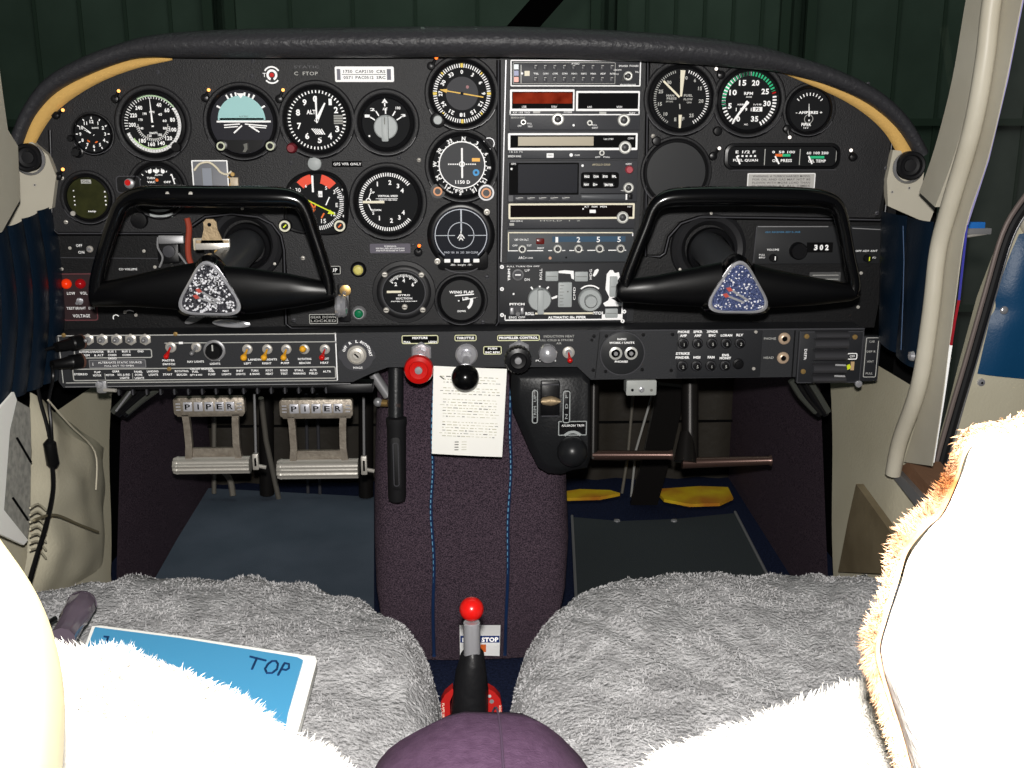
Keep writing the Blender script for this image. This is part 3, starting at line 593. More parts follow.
for t,x,y,h in (('10',290,188,3),('30',299,190,4),('6',307,186,3),('S',327,188,3.4),('3',335,192,4),('E',337,205,4),('6',338.5,197,2.6),('12',333,214,4),('15',323,221,4.4),('18',313,223,4),('9',343,190,2.6),('11',343,197,2.4),('0',343,204,2.6),('1',343,210,2.4),('8',343,216,2.4)): g.text(m,t,x,y,h,1.2)
g.rect(m,319,191,323,197,1,1.4,WHT); g.text(m,'VOR',320,195,2.6,1.5,INK,w=5); g.line(m,326,205,330,197,1.2,1.4,WHT); g.line(m,311,214,314,208,1.2,1.4,DIM)
g.line(m,311,203,315,210,1.6,1.5,ORG); g.line(m,316,204,313,212,1.4,1.5,ORG); g.line(m,321,218,324,213,1.5,1.5,ORG); m.build('dial',e)
n=MB(); g.line(n,294,193,334,213,1.3,2.6,LIM); n.add([g.A(336,214.5,2.8),g.A(330,209.5,2.8),g.A(327.5,213.5,2.8)],[(0,1,2)],LIM); g.line(n,298,196,306,200,2.6,2.7,LIM); n.build('needle',e)
n=MB(); g.rect(n,313,175.5,315,192,2.6,3,WHT); n.build('lubber_line',e)
for x,mm in ((284.5,LIM),(339.5,ORG)):
    n=MB(); g.lathe(n,x,225.5,[(7,0),(7,3),(6,4),(0,4)],BEZ,24); g.ring(n,x,225.5,3.8,5.6,6,mat('cream_ring',(225,222,200),0.4),24,2.5); g.disc(n,x,225.5,3.7,5,BEZ,16); g.line(n,x-1.5,227,x+1.5,224,1.4,5.4,mm); n.build('knob',e)
n=MB(); g.lathe(n,316.5,164,[(7,0),(6.5,1.5),(4,2.4),(0,2.6)],GRY,20); n.build('lamp_hood',e)
# suction
q=Gauge('suction_gauge','gauge','black gyro suction gauge held by four silver screws',404,292,20.5,11,bez=mat('gauge_flange_black',(26,26,28),0.45),rimh=2.6,lowrim=False)
q.g.ring(q.d,404,292,20.8,21.8,3.2,RIM,40,1)
q.ring_ticks(15.5,18,-50,50,21,0.6); q.ring_ticks(14,18,-50,50,5,1.2)
for t,x,y in (('2',396,284),('4',404,280.5),('6',413,284.5)): q.text(t,x,y,3.8)
q.text('GYRO',404,295,1.9,w=12); q.text('SUCTION',404,298.3,2,w=16); q.text('INCHES OF MERCURY',404,301.2,1.1,w=26)
n=MB(); q.g.rect(n,387,290.3,401.5,292.5,1.8,2.2,mat('cream_needle',(0,0,0))); n.build('needle',q.e)
for x,y in ((385.5,274),(422,274.5),(386,309.5),(422.5,309.5),(404.5,306.5)):
    n=MB(); q.g.lathe(n,x,y,[(3,1.5),(3,3.5),(2.3,4.5),(0,4.6)],STL,14); q.g.rect(n,x-2,y-.4,x+2,y+.4,4.5,4.8,DARK); n.build('screw',q.e)
q.done()
# wing flap
q=Gauge('wing_flap_indicator','gauge','small black wing flap position gauge beside the suction gauge',461,300,20,5,face=mat('dial_darker',(20,21,23),0.5))
q.text('WING FLAP',461.5,292,2.8,w=24); q.g.line(q.d,455,295.5,474,294,1.2,1,WHT); q.text('UP',465.5,298.5,3,w=6); q.text('DOWN',461.5,311,2,w=8)
q.g.arc(q.d,461,300,9,12,80,140,1,WHT,10); q.needle(80,15,1.4,WHT,3); q.done()
# loran display
q=Gauge('engine_monitor','display','round dark olive green display at the panel lower left corner',88,198,20.5,5.5,face=mat('olive_screen',(34,36,14),0.6,spec=.1,c2=(48,50,22),vscale=60))
q.g.rect(q.d,83,179.5,93,183.5,0.7,1.2,DIM); q.text('OIL',88,181.5,2.4,INK,c=1.4,w=8)
for y in (190,196,200,204): q.g.rect(q.d,74,y,75.2,y+1.2,.7,1.1,WHT)
for y in (191,196,200,204): q.g.rect(q.d,105,y,106.4,y+1.4,.7,1.1,WHT)
q.text('temp',91,211.5,2.4,w=8); n=MB(); q.g.lathe(n,73,213,[(2.5,3),(2.5,5),(0,5)],STL,10); n.build('screw',q.e); q.done()
# turn coordinator partially hidden
q=Gauge('turn_coordinator','gauge','turn coordinator mostly hidden behind the top bar of the left yoke',158,189,23,6)
for x in (151.5,158,164.5): q.g.disc(q.d,x,171.5,2,1.2,WHT,12)
q.g.rect(q.d,155,169.5,161,172,1,1.5,WHT); q.text('TURN',152,178,2.2,w=8); q.text('OFF',168,182,2.2,w=7); q.text('VAC',152,182,2.2,w=8); q.text('AUTO',160,175,1.6,w=8)
q.g.line(q.d,173,174,175.5,184,1.2,1.2,WHT); q.ring_ticks(19,21,-60,60,9,0.8); q.g.disc(q.d,158,180,1.6,1.4,ORG,10); 
q.g.rect(q.d,148,209.5,171,217,1,1.6,GRY); q.text('NO PITCH',160,213,2.4,INK,w=16,c=1.8)
n=MB(); q.g.poly(n,[(118,181),(121,176),(140,175.5),(142,190),(120,192),(117,188)],0,3,BEZ); q.g.frame(n,117.5,175.5,142,193,1,3.2,RIM,4); q.g.lathe(n,131.5,183,[(5,3),(5,6),(3.5,7),(0,7)],LGRY,18); q.g.disc(n,130.5,182,3,7.6,RED,14); n.build('test_button',q.e)
n=MB(); q.g.lathe(n,137,220,[(9,1),(8,5),(0,6)],BEZ,20); n.build('knob',q.e); q.done()
# annunciator lamps & gear lever
def lamp(x,y,r,m_,label,rim=LGRY):
    g=G(x,y,GY); e=empty('indicator_lamp',g.o,label,'indicator lamp'); n=MB(); g.lathe(n,x,y,[(r+3,0),(r+2.4,2),(r+1,3.5),(r,3.5),(r,2)],BEZ if rim is BEZ else rim,24); n.build('collar',e); n=MB(); g.lathe(n,x,y,[(r,2),(r,4.5),(r*.7,6),(0,6.5)],m_,20); n.build('lens',e)
lamp(358.5,269.5,5,mat('straw_lens',(205,195,110),0.3),'pale yellow round warning lamp left of the suction gauge',BEZ)
lamp(359,313,4.4,mat('green_lens',(10,110,70),0.25),'green round gear-down lamp below the gear lever')
e=empty('landing_gear_lever',P(344,316,GY),'landing gear lever with chrome wheel-shaped knob','lever'); g=G(344,298,GY)
n=MB(); g.rr(n,338,284,350,322,2,0,2,BEZ); g.lathe(n,346,290,[(5.5,2),(5.5,3.5),(3,4),(0,4)],BRS,18); n.build('slot_plate',e)
n=MB(); n.tube([g.A(345,292,3),g.A(344,298,16)],2.2*g.k,CHR,10); n.build('lever_arm',e)
n=MB(); n.lathe(g.A(336.5,303,17),(1,0,0),[(0.007,0),(0.0125,0.0015),(0.0145,0.005),(0.0135,0.008),(0.0145,0.011),(0.0125,0.0145),(0.007,0.016)],CHR,28,True); n.build('wheel_knob',e)
placard(309,313.5,338,324,['GEAR DOWN','LOCKED'],DARK,DIM,border=DIM)
placard(327,265.5,341,274.5,[('UP',0.5)],DARK,WHT,border=DIM)
# ---------------- right side gauges
q=Gauge('manifold_pressure_gauge','gauge','twin manifold pressure and fuel flow gauge with two white pointers',681,98.5,29,7)
q.ring_ticks(25.5,28,-150,-15,30,.8,DIM); q.ring_ticks(25.5,28.5,15,150,26,.9,WHT)
for t,x,y in (('10',666,114),('15',660,104),('25',660.5,91.5),('30',668.5,82.5),('0',685.5,78),('6',694,80.5),('15',699.5,88.5),('20',701,101),('25',692,115.5),('E',676,119.5),('F',684,119)): q.text(t,x,y,3.6,DIM)
q.text('MAN',670,95.5,2.2,DIM,w=8); q.text('PRESS',671.5,98.5,2.2,DIM,w=10); q.text('IN HG',669.5,101.5,1.6,DIM,w=7); q.text('FUEL',688,95.5,2.4,DIM,w=9); q.text('FLOW',688,99.3,2.2,DIM,w=9); q.text('GPH',689,102.5,1.6,DIM,w=5)
q.g.line(q.d,679.6,104,680.2,109,1.2,1,DIM)
for a,b,r0,r1,w_,nm in ((-47,0,2,25,4.2,'manifold_needle'),(2,0,2,27.5,5.0,'fuel_flow_needle'),(180,0,16,29,3.4,'needle_tail')):
    n=MB(); q.g.tick(n,680.5,98.5,r0,r1,a,2.0 if r0<5 else w_,2.2,MATS['cream_needle'],w_ if a==2 else 2); n.build(nm,q.e)
q.done()
q=Gauge('tachometer','gauge','tachometer with green arc ticks and numerals 0 to 35',749,100.5,28.5,7)
q.ring_ticks(24,28,-145,0,20,1.5,WHT); q.ring_ticks(24,28,-100,70,25,1.6,GRN); q.ring_ticks(24,28,72,74,1,2.4,RED); q.ring_ticks(24,28,82,150,11,1.6,WHT)
for t,x,y in (('0',739,119),('5',730,106),('10',732.5,92.5),('15',741.5,83),('20',754.5,83),('25',764.5,91.5),('30',767,103.5),('35',755.5,119)): q.text(t,x,y,5.6,w=7.6 if len(t)>1 else 3.8)
q.text('RPM',748,93.5,3,w=9); q.text('X100',748.5,97,1.4,w=6); q.text('HOURS',741,104.5,1.6,w=7); q.text('1/10',757.5,104.5,1.6,w=8)
for i,t in enumerate('1891'): q.text(t,736.5+i*5,109.5,3.4); 
q.g.rect(q.d,753,107,762.5,111.5,.8,1.2,WHT); q.text('72',757.5,109.3,3,DARK,c=1.4,w=5); q.text('AC',747,124.5,1.6,w=4)
q.needle(-144,23,3.2,WHT,2,1.6,c=2.2,cx=746.5,cy=103,hub=2); q.done()
q=Gauge('ammeter','gauge','small round ammeter right of the tachometer',809,110,20.5,5)
q.text('- AMPERES +',809,112.5,2.8,w=27,bold=.04); q.text('PIPER',807,124.5,3.2,w=10,bold=.04); q.text('14 V',807,128,1.4,w=5); q.ring_ticks(14,17,-50,50,9,0.9); q.g.ring(q.d,809,119,4,4.6,1,DIM,16)
q.needle(-4,14,1.6,WHT,3,cy=118,c=2); q.done()
q=Gauge('blank_cover','cover plate','plain round black blanking plate below the manifold gauge',676,172.5,29.5,5,face=mat('blank_grey',(36,37,39),0.4),bez=RUB); q.done()
e=empty('engine_gauge_cluster',P(783,165,GY),'long rounded gauge strip with fuel, oil pressure and oil temperature scales','gauge'); g=G(783,156,GY)
n=MB(); pts=[g.rpts(724,143,840,170,9,0),g.rpts(724.5,143.5,839.5,169.5,9,3),g.rpts(727,146,837,167,7,3.6),g.rpts(728,147,836,166,6,0.8)]; n.loft(pts,BEZ); g.line(n,732,169.8,836,169.8,0.8,3.2,RIM); n.build('bezel',e)
n=MB(); g.rr(n,727,146.5,837,166.5,5,0,0.9,FACE); 
for x in (764.5,799.5,836): g.line(n,x,149,x,165,0.8,1.2,DIM)
for t,x,y,h,w_ in (('E 1/2 F',745,151.8,2.8,20),('FUEL QUAN',745.5,160.3,3,25),('0  50 100',783,152,2.6,23),('OIL PRESS',782,160.5,3,20),('60 100 200',817,153,2.8,22),('OIL TEMP',817,161,3,18)): g.text(n,t,x,y,h,1.3,w=w_,bold=.03)
for k in range(5): g.rect(n,737+k*4.2,155,739+k*4.2,156.8,1,1.3,WHT)
g.rect(n,775,153.8,782,156.5,1,1.3,ORG); g.rect(n,782,154,790,156.5,1,1.3,GRN); g.rect(n,810,156,824,158.5,1,1.3,GRN); n.build('scale_plate',e)
for a,b in ((736,740),(774.5,779),(808,812)):
    s_=MB(); g.line(s_,a,156,b,164,1.6,2.2,WHT); s_.build('needle',e)
# ================================================================ radio stack
RY=-0.004
def unit(name,label,cat,x0,y0,x1,y1,face=RAD,depth=3):
    g=G((x0+x1)/2,(y0+y1)/2,RY); e=empty(name,g.A((x0+x1)/2,y1,0),label,cat)
    m=MB(); g.rr(m,x0,y0,x1,y1,0.8,0,depth,face); return g,e,m
def rknob(g,e,x,y,r,c=3,inner=True,m_=WHT,name='knob',h=6):
    n=MB(); g.lathe(n,x,y,[(r,c),(r,c+h*.6),(r*.82,c+h*.7),(r*.82,c+h*.5),(r*.6,c+h*.5)],mat('pale_knob_rim',(205,205,200),0.35,0.3),24)
    g.lathe(n,x,y,[(r*.82,c+h*.45),(r*.55,c+h*.5),(r*.5,c+h*1.1),(r*.3,c+h*1.2),(0,c+h*1.2)],mat('dark_knob',(60,60,62),0.4) if inner else BEZ,20); n.build(name,e)
# audio panel
g,e,m=unit('audio_selector_panel','topmost radio: white framed audio panel with two rows of small grey buttons','radio',510,59.5,641,87)
g.frame(m,510.5,60,640.5,86.5,1.2,3.3,WHT,1.2); g.frame(m,513,62.5,615,84,.5,3.3,DIM,1)
g.text(m,'AUDIO',575,63.8,1.8,3.4,w=8); [g.text(m,t,536+i*9.5,73.7,1.7,3.4,w=5.5,bold=.02) for i,t in enumerate(('TEL','COM1','COM2','COM3','NAV1','NAV2','MKR','ADF','AUTO'))]; g.text(m,'SPEAKER  PHONES',628,66,1.8,3.4,w=20); g.text(m,'COM BOTH',617,70,1.6,3.4,w=8); g.text(m,'TEL',636.5,72,1.6,3.4,w=4); g.text(m,'HI LO',616,74,1.5,3.4,w=5); g.text(m,'MICROPHONE',628,84.8,1.6,3.4,w=16)
for i,mm in enumerate((mat('pale_lens',(190,200,205),.3),mat('blue_lens',(40,60,130),.3),mat('salmon_lens',(215,110,85),.3))): g.rect(m,514,64.5+i*6.3,518.5,69.5+i*6.3,3,3.6,mm)
g.rect(m,524.5,71,529.5,76,3,3.8,mat('cream_needle',(0,0,0))); g.disc(m,522,73.5,1.2,3.6,WHT,10); g.line(m,521,65,521,83,1,3.4,DIM); m.build('faceplate',e)
for r_,y in enumerate((67.5,79.5)):
    for i in range(9):
        n=MB(); x=535.5+i*9.5; g.rr(n,x-2,y-3,x+2,y+2.5,0.6,3,5,RIM); g.rect(n,x-1.2,y-2.2,x+1.2,y-1.4,5,5.2,DIM); n.build('button',e)
rknob(g,e,627.5,76,4.6); n=MB(); g.poly(n,[(621,78),(624,74),(626,76),(624,81),(621,82)],3,6,BEZ); n.build('selector_lever',e)
# nav com
g,e,m=unit('nav_com_radio','second radio: nav com with one dark red and one black display','radio',509.5,89,640,130)
g.rr(m,510,89.5,574,111,1,3,4,WHT); g.rr(m,575.5,91,639,111,1,3,4,WHT)
g.rect(m,512,91.8,572.5,108.6,4,4.3,DARK); g.rect(m,577.5,93,637.5,108.8,4,4.3,DARK)
g.line(m,510,114.6,639,114.6,1.1,3.4,WHT); g.line(m,510.2,110,510.2,115,1.1,3.4,WHT); g.line(m,638.8,110,638.8,115,1.1,3.4,WHT)
g.text(m,'USE',524,106.6,2,4.6,w=4.5); g.text(m,'STBY',554,106.8,2,4.6,w=6); g.text(m,'USE',589,107,2,4.6,w=4.5); g.text(m,'STBY',619,107,2,4.6,w=6)
g.text(m,'KX 155 TSO',521.5,112.4,1.8,3.5,w=17); g.rect(m,533,110.8,540,113.2,3,3.5,DIM); g.rect(m,599,111.6,606,114,3,3.5,DIM); g.text(m,'COMM',567.5,112.2,1.8,3.5,w=8); g.text(m,'NAV',632,113,1.8,3.5,w=6)
g.text(m,'BENDIX KING',518,117.5,1.8,3.4,DIM,w=14); g.text(m,'OFF',519.5,125.8,1.8,3.4,w=4); g.text(m,'PULL',529.5,123.5,1.6,3.4,w=5); g.text(m,'TEST',530,126.5,1.6,3.4,w=5); g.text(m,'PULL',594.5,125,1.6,3.4,w=5); g.text(m,'IDENT',595,127.8,1.6,3.4,w=6); g.disc(m,573.5,125.2,1.2,3.5,WHT,10); m.build('faceplate',e)
n=MB(); g.rect(n,512.6,92.6,571.8,103.5,4.3,4.6,mat('dark_red_display',(96,24,12),0.8,spec=0.0,emit=0.10,c2=(140,48,28),vscale=60)); n.build('red_display',e)
rknob(g,e,557.5,119,6.2); rknob(g,e,623.5,120,6.2); rknob(g,e,523.3,122,2.9,h=4); rknob(g,e,589.5,122.8,2.9,h=4)
# nav receiver
g,e,m=unit('navigation_receiver','third radio: white framed receiver with blank beige display window','radio',508,131,638,158.5)
g.rr(m,508,133,637,150,1,3,4,WHT); g.rect(m,510.3,135,635,147.6,4,4.3,DARK); g.rect(m,518,136.5,593,145.5,4.3,4.8,mat('beige_lens',(170,160,138),.4))
g.text(m,'USE STBY',608,139,1.6,4.6,w=10); g.text(m,'COMM',630,138.2,1.8,4.6,w=6); g.text(m,'1 8  2 5  7 5',516,151.5,1.6,3.4,w=13); g.text(m,'BENDIX KING',514.5,156,2,3.4,w=13); g.rr(m,546.5,153,553.5,157.5,.5,3,3.6,WHT); g.text(m,'KING',550,155.2,1.8,3.8,INK,w=5); g.disc(m,571,154.8,1.8,3.6,WHT,12); g.text(m,'COM',577,155,1.6,3.4,w=5); g.text(m,'OFF   PULL',602.5,157,1.6,3.4,w=15); m.build('faceplate',e)
rknob(g,e,624.5,147.3,6.4); rknob(g,e,601.5,152.8,2.8,h=4,m_=DARK)
# gps
g,e,m=unit('gps_navigator','fourth radio: grey unit with large dark screen and eight white keys','radio',507.5,160.5,637,201.5)
g.rr(m,509,162.5,578.5,194.5,1,3,3.6,DARK); g.rr(m,508.5,195,513,201,.5,3,3.8,RIM); g.text(m,'GPS',513.5,163.6,1.8,3.8,w=5); g.disc(m,511.5,168.5,1.1,3.9,WHT,8); g.text(m,'APOLLO GX60',600.5,164.5,2,3.4,mat('tan_print',(190,180,150),.5),w=18); g.text(m,'NRST',628,164,1.8,3.4,w=6); g.rr(m,580.5,172,618.5,188,3,3,3.6,DARK); g.disc(m,582,165.5,1.3,3.6,WHT,8)
g.text(m,'OFF COM',625,190.5,1,3.4,w=8); g.line(m,580,193.3,632,193.3,.6,3.5,DARK); m.build('faceplate',e)
n=MB(); g.rr(n,518,164,577,192.5,1,3.6,4.2,mat('gps_screen',(10,13,24),0.5,spec=.15)); n.build('screen',e)
for x,y,w_,t in ((586.3,176.3,7,'MSG'),(595.3,176.3,7,'COM'),(604.5,176.3,7,'SYS'),(613.5,176.3,6,'FPL'),(586,184.3,7,'NAV'),(594.8,184.3,6,'D>'),(608.5,184.6,12,'ENTER')):
    n=MB(); g.rr(n,x-w_/2,y-3,x+w_/2,y+3,1.8,3.6,5.2,BEZ); g.text(n,t,x,y,2.4,5.4,w=w_*.72,bold=.05); n.build('key',e)
n=MB(); g.lathe(n,628.5,169.5,[(4.2,3),(4,6),(3,7.5),(0,7.5)],mat('pink_red_button',(175,70,80),.35),20); n.build('push_button',e); rknob(g,e,628,187.5,5.2,m_=DRED)
n=MB(); g.rr(n,581,194.5,627,199,.6,3,4.2,mat('card_slot_grey',(74,76,80),.4)); g.rect(n,625.5,193.8,627,199.4,4,5,WHT); g.rr(n,628.5,194,632.5,199,.5,3,4.6,BEZ); n.build('card_slot',e)
for i in range(5):
    n=MB(); g.rr(n,515+i*11.6,196,525.5+i*11.6,200.5,.6,3,4.4,RIM); g.rect(n,518+i*11.6,196.8,523+i*11.6,197.6,4.4,4.6,DIM); n.build('soft_key',e)
# dme
g,e,m=unit('distance_measuring_radio','fifth radio: slim white framed unit with long blank black display','radio',508,202.5,634.5,228)
g.rr(m,508.5,203,634,218.6,1,3,4,mat('cream_needle',(0,0,0))); g.rect(m,510.3,204.8,632,216.6,4,4.3,mat('dark_brown_display',(18,12,12),.7,spec=.05))
g.text(m,'KT  NM  MIN',595,206.3,1.8,4.6,w=22); g.text(m,'TST',628.5,206.5,1.5,4.6,w=4); g.rect(m,589,209.3,595,212.5,4.3,5.5,WHT); g.disc(m,582.5,208.5,.8,4.6,WHT,8); g.text(m,'KING KDM 62',516.5,220.4,1.5,3.5,w=12); g.rect(m,509.5,222.5,514,225,3,3.5,DIM); g.text(m,'HOLD  1  2',560,220.2,1.3,3.5,DIM,w=40); m.build('faceplate',e); rknob(g,e,622,217,6)
# transponder
g,e,m=unit('transponder','sixth radio: transponder with four round code knobs under a blue strip','radio',507,229,633,261.5,face=mat('transponder_grey',(60,64,68),.5))
g.line(m,508,232,632,232.6,1.1,3.4,mat('cream_needle',(0,0,0))); g.line(m,508.5,232,508.5,250,1,3.4,MATS['cream_needle']); g.line(m,632,233,632,236,1,3.4,WHT)
g.rect(m,552,236,625,241.5,3,3.3,BLU); 
for t,x in (('1',556.5),('2',578),('5',597.8),('5',618.5)): g.text(m,t,x,239.2,5.4,3.6,w=2.6 if t=='1' else 3.4)
for a,b in ((508,518),(527,543),(548,552),(562,565),(569,574),(582,583),(587,595),(603,604),(608,616),(624,626)): g.line(m,a,250,b,250,.9,3.5,WHT)
g.text(m,'SBY ON ALT',521.5,239,2,3.5,w=14); g.text(m,'OFF',515,244.8,1.8,3.5,w=5); g.text(m,'TST',529,244.8,1.8,3.5,w=5); g.text(m,'IDENT',540.5,247.5,1.6,3.5,w=7); g.text(m,'ARC',521.5,257,2.6,3.5,w=6); g.text(m,'RT-359A',529,257.3,1.6,3.5,w=8); g.disc(m,550,257.5,1.5,3.6,mat('tan_screw',(210,160,130),.4),10); g.disc(m,566,257,1,3.6,DARK,8); m.build('faceplate',e)
n=MB(); g.rr(n,536,237.8,544,243.4,.8,3,5,mat('dark_red_lens',(96,22,18),.25)); n.build('reply_lamp',e)
rknob(g,e,522,248,4); 
for x in (557.2,578,599,620): rknob(g,e,x,248,4.2,m_=WHT,name='code_knob')
# autopilot
g,e,m=unit('autopilot_controller','white-lettered autopilot panel with roll knob, pitch wheel and pale rocker switches','autopilot',499,263,627,322,face=mat('autopilot_grey',(38,39,42),.6),depth=3)
g.line(m,505,319.2,622,319.2,1.3,3.4,WHT); g.line(m,622.2,319,622.2,302,1.3,3.4,WHT); g.line(m,505,314,505,319,1,3.4,WHT); g.line(m,535,312.8,594,312.8,1.8,3.4,mat('cream_needle',(0,0,0)))
g.rect(m,602,314,622,319.5,3,3.35,WHT)
g.text(m,'ROLL',529.8,312.8,3.2,3.4,w=9,bold=.05); g.text(m,'PITCH',598,312.8,3.2,3.4,w=10,bold=.05); g.text(m,'ALTIMATIC IIIc PIPER',567,316.8,2.6,3.6,w=38,bold=.05); g.text(m,'PULL TURN ON OFF',523,265.8,1.4,3.4,w=32)
g.text(m,'UP',527,269.8,2.4,3.5,w=5); g.text(m,'DN',527,278.8,2.4,3.5,w=5); g.text(m,'TRIM',509,274,2.4,3.5,w=12,rot=-90,bold=.05); g.text(m,'ROLL',540.5,273.5,2.6,3.5,LIM if 0 else WHT,w=11,rot=-90); g.text(m,'HDG',590,274,2.4,3.5,w=10,rot=-90)
g.poly(m,[(558,270.5),(564,269.8),(573,270.5),(573.5,279),(571,278),(570,273.5),(558,272.5)],3,3.6,WHT); g.poly(m,[(592,275),(594,270),(597,268.5),(598,270),(596,274),(593.5,276.5)],3,3.6,WHT)
for x,y,x2,y2 in ((530.8,286,532.5,288.5),(539.5,285,539.5,287),(548.5,286,546.5,288)): g.line(m,x,y,x2,y2,1.6,3.6,WHT)
g.poly(m,[(551,297),(557,294.5),(557,297),(552,298.5)],3,3.6,WHT); g.text(m,'CMD',574,293,2.2,3.5,w=13,rot=-90); g.arc(m,589.5,299,13.2,14.6,-40,40,3.6,WHT,10)
g.poly(m,[(605,289),(606,274),(609,270),(612,270),(614,273),(618,272),(619,277),(617,280),(617,296),(611,298),(618,302),(622,303),(622,306),(605,306),(603,303),(608,300),(609,297)],3,3.5,WHT)
g.text(m,'PITCH',517,303.2,2.4,3.4,w=15,bold=.05); g.text(m,'ENG OFF',517,316.5,2.4,3.5,w=16); g.disc(m,513.5,293,1,3.6,WHT,8)
for x,y in ((502,266.2),(502,288),(502,314),(624.5,311.5),(623,321)): g.ring(m,x,y,.7,2,3.6,WHT,12)
m.build('faceplate',e)
n=MB(); g.lathe(n,517.8,274,[(5.6,3),(5.6,4.4),(4.4,5),(4,4)],LGRY,20); g.disc(n,517.8,274,4,4,RIM,16); g.rect(n,515,273.2,520.6,274.4,4,6,WHT); n.build('trim_switch',e)
for a,b,c,d_ in ((545,270.5,557.5,280),(574,271,587,280.5),(609,276,616.5,296),(605,308,617.5,317)):
    n=MB(); g.rr(n,a,b,c,d_,1,3,6.5,GRY); g.line(n,a+1,(b+d_)/2,c-1,(b+d_)/2,.5,6.8,INK); n.build('rocker_switch',e)
n=MB(); g.lathe(n,539.3,298,[(11.6,3),(11.6,8),(10.6,9.5),(0,9.5)],GRY,36); g.rr(n,536.8,287.5,543,311.5,1.6,9,15,GRY); n.build('roll_knob',e)
n=MB(); g.rr(n,557.5,281,571,305.5,1,3,9,GRY)
for k in range(7): g.line(n,559,284+k*3.2,563-(k%2)*1,284+k*3.2,.5,9.3,INK)
g.disc(n,567,290,.8,9.4,INK,8); n.build('pitch_wheel',e)
n=MB(); g.lathe(n,589.5,299,[(11.8,3),(11.8,7),(10.5,9),(6.2,9),(6.4,15),(5.4,17),(0,17)],GRY,32); n.build('pitch_knob',e)
n=MB(); g.rr(n,509.5,305,524,314,1,3,4,RIM); n.tube([g.A(517,310,4),g.A(517.5,311.5,12)],[1.6*g.k,2.2*g.k],LGRY,10); g.rr(n,510,306.5,513.5,313,.5,4,6,LGRY); g.rr(n,520.5,306.5,523.5,313,.5,4,6,LGRY); n.build('toggle',e)
# ================================================================ right lower radio
g=G(815,244,0.006); e=empty('direction_finder_radio',g.A(815,264,0),'dark receiver reading 302 behind the right yoke','radio'); m=MB()
g.rr(m,754.5,225.5,880,263.5,1.5,0,3,mat('dark_receiver_face',(34,35,37),.5)); g.line(m,756,226,826,226.3,.9,3.3,LGRY); g.line(m,754.8,227,753.5,262,.9,3.3,RIM); g.line(m,850,228,878,229.5,.9,3.3,LGRY)
g.text(m,'ARC RECEIVER ADF R-346E',781,231.5,1.7,3.4,mat('cyan_print',(70,130,170),.5),w=35); g.text(m,'VOLUME',772.5,249,2,3.4,w=12); g.text(m,'PULL',762,254,1.7,3.4,w=6); g.text(m,'BFO',762,256.8,1.7,3.4,w=6); g.text(m,'OFF ADF ANT',866,250.7,1.9,3.4,w=22); g.text(m,'BFO',873.5,257.6,1.8,3.4,w=5); g.rect(m,806,242,832,252,3,3.3,DARK)
for t,x in (('3',815),('0',820.5),('2',826)): g.text(m,t,x,247,5.6,3.6,w=3.6,bold=.05)
m.build('faceplate',e)
n=MB(); g.lathe(n,797,250,[(8.6,3),(8.4,9),(7.4,10.5),(0,10.5)],BEZ,28); n.build('tuning_knob',e)
for x,y in ((773,257),(867,258)):
    n=MB(); g.lathe(n,x,y,[(4,3),(3.8,8),(0,8)],BEZ,18); g.line(n,x+.8,y-2,x+.8,y+2,1,8.3,WHT if x<800 else LIM); n.build('knob',e)
m=MB(); g=G(824,279,0.009); g.rr(m,809,272,840,287,1,0,1,mat('grey_label_plate',(80,80,80),.4)); g.line(m,812,275,838,275,.6,1.3,DIM); g.line(m,812,279,838,279,.6,1.3,DIM); m.build('placard',pe,g.o)
# ================================================================ glareshield roll
roll=[(17,143,7),(30,112,7),(52,85,8),(88,65,8.5),(125,51.5,8.5),(150,46.5,10),(180,45,12),(240,43.5,13.5),(300,43,14),(420,42,14.5),(520,42,14.5),(620,45.5,14),(700,51,13.2),(755,57.5,11.5),(785,63.5,9.5),(830,76.5,8.5),(873,97,8),(902,123,7.5),(921,154,7)]
m=MB(); pts=spl([P(a,b,-0.045+0.035*(abs(a-472)/450)**3) for a,b,r in roll],5); rr=spl1([r for a,b,r in roll],5)
m.tube(pts,[r*0.00117 for r in rr],PAD,22,True,1.5,ref=(0,0,1)); o=m.build('glareshield_roll'); tag(o,'black wrinkled padded roll curving across the top of the instrument panel','glareshield')
def foam(pts,label):
    m=MB(); pp=spl([P(a,b,-0.006) for a,b,r in pts],5); r2=spl1([r for a,b,r in pts],5); m.tube(pp,[r*0.00125 for r in r2],FOAM,12,True,0.8); o=m.build('foam_strip'); tag(o,label,'foam strip')
    return pts
foam([(26,148,6),(35,126,8),(48,106,9),(70,88,9),(100,73,7.5),(135,63,5),(172,58,2)],'exposed yellow foam strip under the roll, left end of the panel')
foam([(778,69,2),(810,79,5),(845,92,7.5),(872,108,8.5),(893,128,9),(906,154,7.5)],'exposed yellow foam strip under the roll, right end of the panel')
